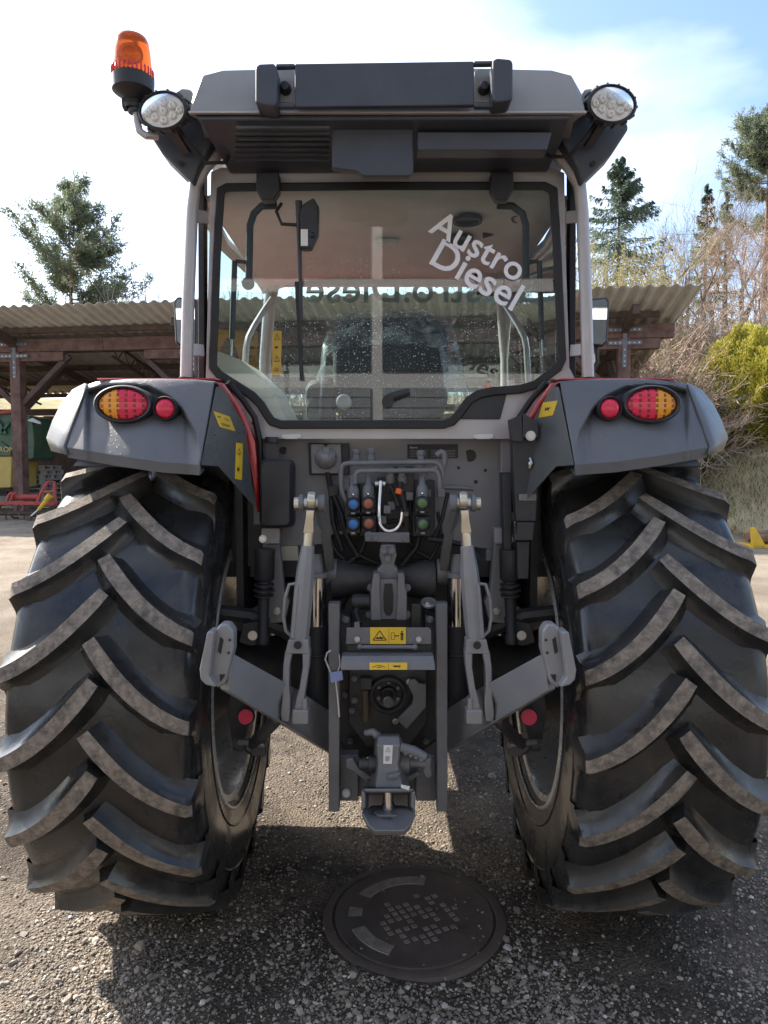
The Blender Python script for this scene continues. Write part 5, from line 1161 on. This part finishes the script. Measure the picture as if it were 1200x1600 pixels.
g1 = ground_at(55, 20.2); g1.z = .62
pr = pallet_proto(g1, 'grey wooden pallet in the tall stack behind the shed post', 'pallets in the tall stack')
for k in range(1, 9): dup(pr, g1 + Vector((random.uniform(-.03, .03), random.uniform(-.03, .03), .128 * k)))
g2_ = ground_at(97, 20.6); g2_.z = .62
pr2 = dup(pr, g2_); tag(pr2, 'weathered wooden pallet in the low stack next to the tall one', 'pallet', 'pallets in the low stack')
for k in range(1, 6): tag(dup(pr2, g2_ + Vector((random.uniform(-.05, .05), random.uniform(-.03, .03), .128 * k))), 'weathered wooden pallet in the low stack next to the tall one', 'pallet', 'pallets in the low stack')
# green and yellow machine parked under the roof
def machine():
    D = 18.4; q = lambda px, py, d=0: VD(px, py, D + d)
    c = q(-40, 800); t = thing('farm_machine', (c.x, c.y, .5), 'green and yellow farm machine parked under the shed roof behind a post', 'farm machine')
    MB().prism([q(-150, 655), q(-60, 648), (q(14, 644)), q(46, 650), q(52, 700), q(30, 712), q(10, 696), q(-150, 700)], (0, 1.6, 0)).build('upper_body', 'machine_green', t, bevel=.03)
    MB().prism([q(-150, 690), q(2, 690), q(16, 700), q(18, 712), q(-150, 712)], (0, -.05, 0)).build('green_band', 'machine_green', t, bevel=.01)
    MB().prism([q(-150, 713), q(18, 713), q(16, 762), q(-150, 768)], (0, 1.4, 0)).build('lower_body', 'machine_yellow', t, bevel=.03)
    MB().prism([q(36, 655), q(50, 655), q(53, 690), q(52, 716), q(40, 720), q(36, 716)], (0, 1.2, 0)).build('side_hood', 'machine_green', t, bevel=.03)
    MB().bar(q(-10, 646, -.06), q(22, 642, -.06), .10, .08).build('orange_rail', 'implement_red', t); MB().bar(q(0, 678, -.06), q(14, 660, -.06), .05, .06).build('frame_bar', 'machine_green', t); MB().bar(q(-12, 645, -.06), q(8, 678, -.06), .05, .08).build('frame_bar', 'machine_green', t)
    o0 = q(-9.5, 706, -.09); fit_text('KRONE', 0, .62, lambda x, z: o0 + Vector((x, 0, z)), 'machine_yellow', t, bold=.02)
    for dx in (-2.2, -.9):
        cc = Vector((c.x + dx, c.y + .7, 1.0)); MB().lathe(cc, (1, 0, 0), [(.0005, -.14), (.3, -.14), (.48, -.16), (.5, 0), (.48, .16), (.3, .14), (.0005, .14)], 28).build('wheel', 'rubber', t)
    MB().bar(Vector((c.x - 2.6, c.y + .7, 1.0)), Vector((c.x + .5, c.y + .7, 1.0)), .12, .12).build('axle', 'dark_metal', t); MB().bar(Vector((c.x + .45, c.y + .2, .5)), Vector((c.x + .45, c.y + .2, 1.2)), .1, .1).build('stand', 'dark_metal', t)
    fs = MB().prism([q(41, 657, -.1), q(50, 653, -.1), q(62, 659, -.1), q(63, 663, -.1), q(52, 660, -.1)], (0, .03, 0)); fs.build('striped_marker', ['white_label'], t)
machine()
# red tiller with yellow shaft in front of the shed
def tiller():
    D = 15.6; q = lambda px, py, d=0: VD(px, py, D + d); c = q(30, 800); gz = float(H(c.x, c.y))
    t = thing('rotary_tiller', (c.x, c.y, gz), 'red rotary tiller with muddy tines and yellow drive shaft lying by the shed', 'tiller')
    MB().cyl(q(12, 777, .1), q(60, 777, .1), .065).build('main_tube', 'implement_red', t); MB().bar(q(-40, 785), q(86, 787), .10, .08).build('cross_beam', 'implement_red', t, bevel=.01)
    MB().tube([q(58, 784), q(66, 765), q(74, 753), q(84, 753), q(86, 787)], .035, 8).build('headstock', 'implement_red', t); MB().bar(q(66, 768), q(86, 767), .05, .05).build('headstock_bar', 'implement_red', t)
    for px in (10, 16): MB().tube([q(px, 782), q(px + 4, 772), q(px + 10, 770)], .03, 8).build('end_arm', 'implement_red', t)
    MB().cyl(q(-40, 802, .1), q(86, 802, .1), .05).build('rotor', 'earth_iron', t)
    for k in range(22):
        px = -36 + k * 5.6; a = k * 1.3; p = q(px, 802, .1); MB().tube([p, p + Vector((.03, math.cos(a) * .14, math.sin(a) * .14)), p + Vector((.10, math.cos(a + .3) * .21, math.sin(a + .3) * .21))], .02, 5).build('tine', 'earth_iron', t)
    p0, p1 = q(77, 776, -.25), q(60, 796, -.25)
    MB().cyl(p0, p1, .048, .04).build('shaft_guard', 'implement_yellow', t); MB().cyl(q(78, 774, -.25), q(71, 781, -.25), .07, .055).build('guard_cone', 'implement_yellow', t); e = q(45, 814, -.3); e.z = gz + .06; MB().cyl(p1, e, .022).build('inner_shaft', 'bolt', t); MB().box(e, (.12, .10, .1)).build('yoke', 'earth_iron', t, bevel=.02)
    MB().bar(q(-30, 790), Vector((q(-30, 790).x, q(-30, 790).y, gz)), .08, .05).build('skid', 'implement_red', t); MB().bar(q(84, 790), Vector((q(84, 790).x, q(84, 790).y, gz)), .08, .05).build('skid', 'implement_red', t)
tiller()
# yellow blade with logs at the foot of the bank
def blade():
    D = 11.6; q = lambda px, py, d=0: VD(px, py, D + d); g = q(1190, 838)
    gz = float(H(g.x, g.y)); t = thing('yellow_blade', (g.x, g.y, gz), 'bright yellow steel implement corner holding brown logs by the grassy bank', 'implement')
    pts = [q(1174, 806), q(1180, 805), q(1196, 833), q(1196, 838), q(1176, 838)]
    dz = gz - pts[-1].z; pts = [p + Vector((0, 0, dz)) for p in pts]
    MB().prism(pts, (0, .06, 0)).build('side_plate', 'implement_yellow', t, bevel=.006); MB().prism([pts[4], pts[3] + Vector((1.4, 0, 0)), pts[3] + Vector((1.4, .6, 0)), pts[4] + Vector((0, .6, 0))], (0, 0, .05)).build('floor_plate', 'implement_yellow', t, bevel=.006)
    for k in range(3):
        p = Vector((pts[4].x + .14, pts[4].y + .22 + k * .13, gz + .14 + .05 * (k % 2))); MB().cyl(p, p + Vector((1.3, .1, .02)), .075, .07).build('log', 'bark_pine', t)
blade()
# workshop behind the photographer: it shows in the panes and the door mirror
def workshop():
    t = thing('workshop_hall', (0, -11, 0), 'white workshop hall with tall glazed gates mirrored in the tractor glass', 'building')
    Yw = -11.0
    MB().box((0, Yw - 4, 3.9), (40, 8, 7.8)).build('wall', 'plaster_white', t); MB().box((0, Yw - 4, 7.95), (41, 9, .3)).build('roof', 'roof_grey', t)
    for x in np.arange(-18.15, 18.2, 3.6):          # tall gates: two glazed rows above ribbed panels
        f = MB().box((x + 1.8, Yw + .04, 3.7), (3.6, .08, 7.2)).build('gate', 'plaster_white', t)
        for z0, z1 in ((3.42, 4.86), (5.12, 6.9)): MB().box((x + 1.8, Yw + .09, (z0 + z1) / 2), (3.38, .03, z1 - z0)).build('pane', 'window_dark', f)
        for k in range(16): MB().box((x + 1.8, Yw + .09, .2 + k * .19), (3.38, .05, .17)).build('rib', 'gate_grey', f)
workshop()

# ------------------------------------------------------------------ trees and shrubs
def seg_tubes(segs, n=4):
    """segs (m,8): start xyz, end xyz, r0, r1 -> verts, quads"""
    s = np.asarray(segs, float); A, Bv, r0, r1 = s[:, :3], s[:, 3:6], s[:, 6], s[:, 7]
    d = Bv - A; d /= np.linalg.norm(d, axis=1, keepdims=True) + 1e-9
    ref = np.where(np.abs(d[:, 2:3]) > .9, np.array([[1., 0, 0]]), np.array([[0, 0, 1.]])); x = np.cross(d, ref); x /= np.linalg.norm(x, axis=1, keepdims=True); y = np.cross(d, x)
    a = np.arange(n) * 2 * np.pi / n; off = x[:, None] * np.cos(a)[None, :, None] + y[:, None] * np.sin(a)[None, :, None]
    P = np.concatenate([A[:, None] + off * r0[:, None, None], Bv[:, None] + off * r1[:, None, None]], 1).reshape(-1, 3)
    b = (np.arange(len(s)) * 2 * n)[:, None, None]; j = np.arange(n); q = np.stack([j, (j + 1) % n, (j + 1) % n + n, j + n], 1)[None]
    return P, (b + q).reshape(-1, 4)
def leaf_quads(C, Dv, L, W, rng):
    """diamond leaves at C along Dv"""
    n = len(C); Dv = Dv / (np.linalg.norm(Dv, axis=1, keepdims=True) + 1e-9); r = rng.normal(size=(n, 3)); s = np.cross(Dv, r); s /= np.linalg.norm(s, axis=1, keepdims=True) + 1e-9
    L = np.broadcast_to(L, (n,))[:, None]; W = np.broadcast_to(W, (n,))[:, None]
    P = np.stack([C - Dv * L * .5, C + s * W * .5, C + Dv * L * .5, C - s * W * .5], 1).reshape(-1, 3)
    return P, np.arange(n * 4).reshape(n, 4)
def conifer(px, ytop, D, height, rad, rng, kind, label, group=None, bare=.1, dens=1.0):
    """spruce: whorls of drooping boughs with hanging sprays; pine: upswept limbs with tufts, bare trunk below"""
    g = ground_at(px, D); g.z = float(H(g.x, g.y)); top = VD(px, ytop, D); hgt = top.z - g.z
    name = 'spruce_tree' if kind == 'spruce' else 'pine_tree'
    t = thing(name, g, label, 'tree', group); segs = []; C = []; Dr = []
    base = np.array(g); lean = rng.normal(0, .004, 2)
    def ax(h): return base + np.array([lean[0] * h, lean[1] * h, h])
    r0 = hgt * .016
    for k in range(10): segs.append([*ax(hgt * k / 10), *ax(hgt * (k + 1) / 10), r0 * (1 - k / 10.5), r0 * (1 - (k + 1) / 10.5)])
    h0 = hgt * bare
    if kind == 'spruce':
        nb = int(84 * dens)
        for k in range(nb):
            f = rng.random() ** .85; h = h0 + (hgt - h0) * f; R_ = rad * (1 - f) ** .85 * rng.uniform(.65, 1.1) + .12; az = rng.random() * 6.283; p = ax(h); up = .25 - .75 * (1 - f)
            dvec = np.array([math.cos(az), math.sin(az), 0]); m = 7; prev = p
            for i in range(1, m + 1):
                u = i / m; q = p + dvec * R_ * u + np.array([0, 0, R_ * (up * u - .10 * u + .28 * u * u)]) + rng.normal(0, .03, 3)
                segs.append([*prev, *q, .018 * (1.1 - u) + .004, .018 * (1.1 - u)]); 
                nsp = int(26 * dens * (.4 + u * .6))
                side = np.cross(dvec, [0, 0, 1.])
                for _ in range(nsp):
                    w_ = rng.normal(0, .15 * R_ * (1 - u * .55)); cc = prev + (q - prev) * rng.random() + side * w_ + np.array([0, 0, -abs(rng.normal(0, .14)) - .12 * abs(w_)]); C.append(cc); Dr.append(dvec * .5 + side * np.sign(w_) * .6 + np.array([0, 0, -rng.uniform(.1, .9)]))
                prev = q
    else:
        nb = int(46 * dens)
        for k in range(nb):
            f = rng.random() ** .8; h = h0 + (hgt - h0) * f; prof = math.sin(math.pi * min(1, .22 + .78 * f) ** .9) ** .7 if f > .02 else .8
            R_ = rad * max(.18, prof) * rng.uniform(.55, 1.12); az = rng.random() * 6.283; p = ax(h); dvec = np.array([math.cos(az), math.sin(az), 0]); prev = p; m = 6; upk = rng.uniform(.15, .7) + .3 * f
            for i in range(1, m + 1):
                u = i / m; q = p + dvec * R_ * u + np.array([0, 0, R_ * (upk * u * u - .05 * u)]) + rng.normal(0, .07, 3); segs.append([*prev, *q, .04 * (1.15 - u), .04 * (1.05 - u) + .004])
                if u > .3:
                    for _ in range(int(5 * dens) + 1):
                        tw = prev + (q - prev) * rng.random(); td = dvec * .6 + rng.normal(0, .6, 3) + np.array([0, 0, .5]); td /= np.linalg.norm(td); Ls = rng.uniform(.2, .55); e = tw + td * Ls; segs.append([*tw, *e, .012, .005])
                        for s_ in range(3):
                            cc0 = tw + td * Ls * (.45 + .3 * s_)
                            for _n in range(9): C.append(cc0 + rng.normal(0, .075, 3)); Dr.append(td * .8 + rng.normal(0, .55, 3))
                prev = q
    P, F = seg_tubes(segs, 5); np_mesh('trunk', P, F, 'bark_pine' if kind == 'pine' else 'bark', t, smooth=True)
    C = np.array(C); Dr = np.array(Dr); L = rng.uniform(.13, .27, len(C)) if kind == 'spruce' else rng.uniform(.10, .19, len(C))
    P, F = leaf_quads(C, Dr, L, L * (.26 if kind == 'spruce' else .30), rng); np_mesh('crown', P, F, 'needles_spruce' if kind == 'spruce' else 'needles_pine', t)
    return t
def grow(segs, p, d, L, r, depth, rng, spread, up, tips, minr=.004):
    m = 3; cur = np.array(p, float); d = np.array(d, float)
    for i in range(m):
        d = d + rng.normal(0, .10, 3) + np.array([0, 0, up]); d /= np.linalg.norm(d); nx = cur + d * L / m; ra, rb = r * (1 - .3 * i / m), r * (1 - .3 * (i + 1) / m)
        segs.append([*cur, *nx, max(ra, minr), max(rb, minr)]); cur = nx
        if depth > 0:
            for _ in range(1 if i < m - 1 else 2):
                if rng.random() < .85:
                    nd = d + rng.normal(0, spread, 3); nd /= np.linalg.norm(nd); grow(segs, cur, nd, L * rng.uniform(.55, .8), rb * rng.uniform(.5, .72), depth - 1, rng, spread, up, tips, minr)
    if depth == 0: tips.append((cur, d))
def bare_tree(px, ytop, D, rng, label, mat='twig_grey', depth=4, stems=1, spread=.5, up=.08, leafmat_=None, group=None, ln=.36, ncut=0, name='bare_tree', cat='tree', leaf_l=.12):
    g = ground_at(px, D); top = VD(px, ytop, D); hgt = top.z - g.z; t = thing(name, g, label, cat, group); trunk = []; twigs = []; tips = []
    for k in range(stems):
        d0 = np.array([rng.normal(0, .22 if stems > 1 else .05), rng.normal(0, .22 if stems > 1 else .05), 1.]); a = np.array(g) + np.array([rng.normal(0, .25 * (stems > 1)), rng.normal(0, .25 * (stems > 1)), 0]); segs = []
        grow(segs, a, d0, hgt * ln, hgt * (.012 if stems == 1 else .006), depth, rng, spread, up, tips, .0065)
        for s_ in segs: (trunk if s_[6] > .03 else twigs).append(s_)
    if not trunk: trunk = twigs[:6]
    tw = np.array(twigs); zz = np.array([x[5] for x in twigs + trunk]); 
    sc = hgt / (zz.max() - g.z)                      # bring the grown tree to its height
    def fit(s_):
        s_ = np.array(s_, float)
        for o_ in (0, 3):
            s_[:, o_:o_ + 3] = np.array(g) + (s_[:, o_:o_ + 3] - np.array(g)) * sc
        return s_
    P, F = seg_tubes(fit(trunk), 6); np_mesh('trunk', P, F, 'bark', t, smooth=True)
    P, F = seg_tubes(fit(twigs), 3); np_mesh('crown', P, F, mat, t)
    if leafmat_ and tips:
        s2 = fit(twigs); idx = rng.integers(0, len(s2), 9 * len(tips)); u = rng.random((len(idx), 1)); C = s2[idx, :3] * (1 - u) + s2[idx, 3:6] * u + rng.normal(0, .05, (len(idx), 3)); P, F = leaf_quads(C, rng.normal(size=(len(idx), 3)), rng.uniform(.5, 1.2, len(idx)) * leaf_l, leaf_l * .55, rng); np_mesh('foliage', P, F, leafmat_, t)
    return t
rg = np.random.default_rng(3)
conifer(118, 298, 30, 0, 2.9, rg, 'pine', 'bushy green pine rising alone above the shed roof', bare=.30, dens=1.2)
conifer(958, 246, 36, 0, 4.4, rg, 'spruce', 'dark pointed spruce with drooping boughs above the shed end', dens=1.35)
conifer(1183, 182, 42, 0, 2.9, rg, 'pine', 'tall slender pine with a high crown and bare lower trunk', bare=.50, dens=1.5)
conifer(1092, 285, 46, 0, 1.7, rg, 'spruce', 'narrow spruce between bare trees behind the hedge', bare=.25, dens=.9)
conifer(1122, 300, 47, 0, 1.6, rg, 'spruce', 'thin dark spruce beside the narrow one', bare=.3, dens=.8)
for px, yt, D, lab in ((1040, 280, 38, 'tall bare grey tree beside the dark spruce'), (1068, 300, 40, 'bare tree with fine upright twigs before the narrow spruce'), (1150, 300, 36, 'bare brown tree standing under the tall pine'), (1205, 290, 34, 'bare tree with arching reddish branches beside the tall pine'), (1015, 330, 44, 'slim bare tree between the spruce and the tall bare tree'), (1130, 340, 33, 'small bare tree rising behind the yellow hedge'), (1178, 360, 31, 'short bare tree with dense twigs over the yellow hedge'), (1055, 265, 43, 'tallest of the fine-twigged bare trees behind the thicket'), (1100, 320, 37, 'bare tree with pale twigs crossing the narrow spruce'), (1112, 290, 45, 'bare tree behind the two thin spruces'), (1140, 270, 48, 'bare tree at the top of the hill under the tall pine'), (1165, 330, 39, 'bare reddish tree above the hedge, leaning beside the pine trunk'), (1190, 340, 44, 'bare tree with twisted twigs behind the pine trunk')):
    bare_tree(px, yt, D, rg, lab, 'twig_grey' if px < 1100 else 'twig_brown', depth=5, spread=.42, up=.07, group='bare trees on the hill')
bare_tree(935, 330, 26, rg, 'pale yellow-green budding tree beside the shed roof', 'twig_brown', depth=4, stems=6, spread=.3, up=.14, leafmat_='leaf_fresh', name='budding_tree', leaf_l=.10)
bare_tree(975, 380, 27, rg, 'low budding shrub in front of the dark spruce', 'twig_brown', depth=4, stems=5, spread=.3, up=.14, leafmat_='leaf_fresh', name='budding_shrub', cat='shrub', leaf_l=.09)
bare_tree(700, 400, 26, rg, 'budding tree seen through the cab windscreen', 'twig_brown', depth=4, stems=6, spread=.35, up=.12, leafmat_='leaf_fresh', name='budding_tree', leaf_l=.10)
for px in (205, 222, 240, 258, 275, 292, 372, 400, 430, 470, 510, 560, 640, 760, 830):
    bare_tree(px, rg.uniform(415, 445) if px < 300 else rg.uniform(425, 470), 29 + rg.uniform(-1.5, 2), rg, 'bare shrub of thin upright shoots behind the shed', 'twig_grey', depth=3, stems=9, spread=.18, up=.20, group='bare shrubs behind the shed', name='bare_shrub', cat='shrub', leafmat_='leaf_olive' if px > 300 else None, leaf_l=.08)
for k in range(34):
    px = 1000 + (k % 17) * 14 + rg.uniform(-8, 8); D = (19.5 if k < 17 else 25) + rg.uniform(-1, 2)
    if px > 1085 and D < 23: D = 24 + rg.uniform(0, 3)
    bare_tree(px, rg.uniform(455, 515) if k >= 17 else rg.uniform(490, 550), D, rg, 'reddish-brown bare thicket shrub on the bank beside the shed', 'twig_brown', depth=4, stems=9, spread=.45, up=.04, group='thicket shrubs on the bank', name='thicket_shrub', cat='shrub', leafmat_='leaf_olive' if k % 3 == 0 else None, leaf_l=.07)
def bush(px, py0, py1, D, w_, n, mat, name, label, seed, group=None, leaf=.085, yellow=None):
    """clipped evergreen: leaf sprays in an uneven shell over a dark core of twigs"""
    rng = np.random.default_rng(seed); g = ground_at(px, D); top = VD(px, py0, D).z; hh = top - g.z; t = thing(name, g, label, 'hedge' if 'hedge' in name else 'bush', group)
    v = rng.normal(size=(n, 3)); v /= np.linalg.norm(v, axis=1, keepdims=True); v[:, 2] = np.abs(v[:, 2]) * 1.0
    r = 1 - np.abs(rng.normal(0, .10, n)); bump_ = 1 + .10 * np.sin(v[:, 0] * 7 + 3 * v[:, 2]) * np.cos(v[:, 2] * 9 + v[:, 1] * 5) + .05 * np.sin(v[:, 0] * 23) * np.cos(v[:, 2] * 19)
    sup = np.sign(v) * np.abs(v) ** .7
    C = np.array(g) + sup * (r * bump_)[:, None] * np.array([w_, w_ * .8, hh]); Dr = v + np.array([0, 0, .8]) + rng.normal(0, .4, (n, 3))
    P, F = leaf_quads(C, Dr, rng.uniform(.7, 1.4, n) * leaf, leaf * .5, rng); np_mesh('foliage', P, F, mat, t)
    segs = [[*np.array(g), *(np.array(g) + np.array([rng.normal(0, w_ * .4), rng.normal(0, w_ * .3), hh * rng.uniform(.5, .9)])), .03, .01] for _ in range(14)]; P, F = seg_tubes(segs, 5); np_mesh('stem', P, F, 'bark', t)
for i, (px, y0, D, w_) in enumerate(((1128, 545, 20.5, .85), (1150, 515, 20, .95), (1180, 520, 19.2, .95), (1215, 530, 18.4, 1.0))):
    bush(px, y0, 690, D, w_, 24000, 'hedge_leaf', 'conifer_hedge', ['smaller end bush of the yellow-green conifer hedge on the bank', 'tallest yellow-green conifer bush in the hedge on the bank', 'yellow-green conifer hedge bush next to the tallest one', 'yellow-green hedge bush standing lowest on the bank, closest to the yard'][i], 40 + i, 'hedge bushes on the bank')
for px, y0, D, w_ in ((1095, 600, 21, .5), (1075, 640, 19, .5)): bush(px, y0, 700, D, w_, 3500, 'green_grass', 'green_bush', 'small fresh green bush at the foot of the hedge' if px > 1080 else 'low green bush on the bank below the hedge', int(px), leaf=.12)
# dry grass on the bank and hill foot
def grass():
    rng = np.random.default_rng(5); n = 110000; y = rng.uniform(8.2, 24, n); x = 5.2 + (y * .12) + rng.random(n) ** 1.2 * 11; z = H(x, y)
    keep = (x > 6.6 + .8 * np.sin(y * 1.7)) | (y > 16); x, y, z = x[keep], y[keep], z[keep]; n = len(x); hgt = rng.uniform(.08, .32, n); d = np.stack([rng.normal(0, .5, n), rng.normal(0, .5, n), np.ones(n)], 1); C = np.stack([x, y, z + hgt * .45], 1)
    P, F = leaf_quads(C, d, hgt, .014 + .016 * rng.random(n), rng); k = rng.random(n) < .86
    F2 = F[k]; o = np_mesh('dry_grass', P, F2, 'dry_grass'); tag(o, 'dry straw-coloured grass covering the bank', 'grass', kind='stuff'); o = np_mesh('green_grass', P, F[~k], 'green_grass'); tag(o, 'fresh green grass tufts among the dry grass on the bank', 'grass', kind='stuff')
grass()
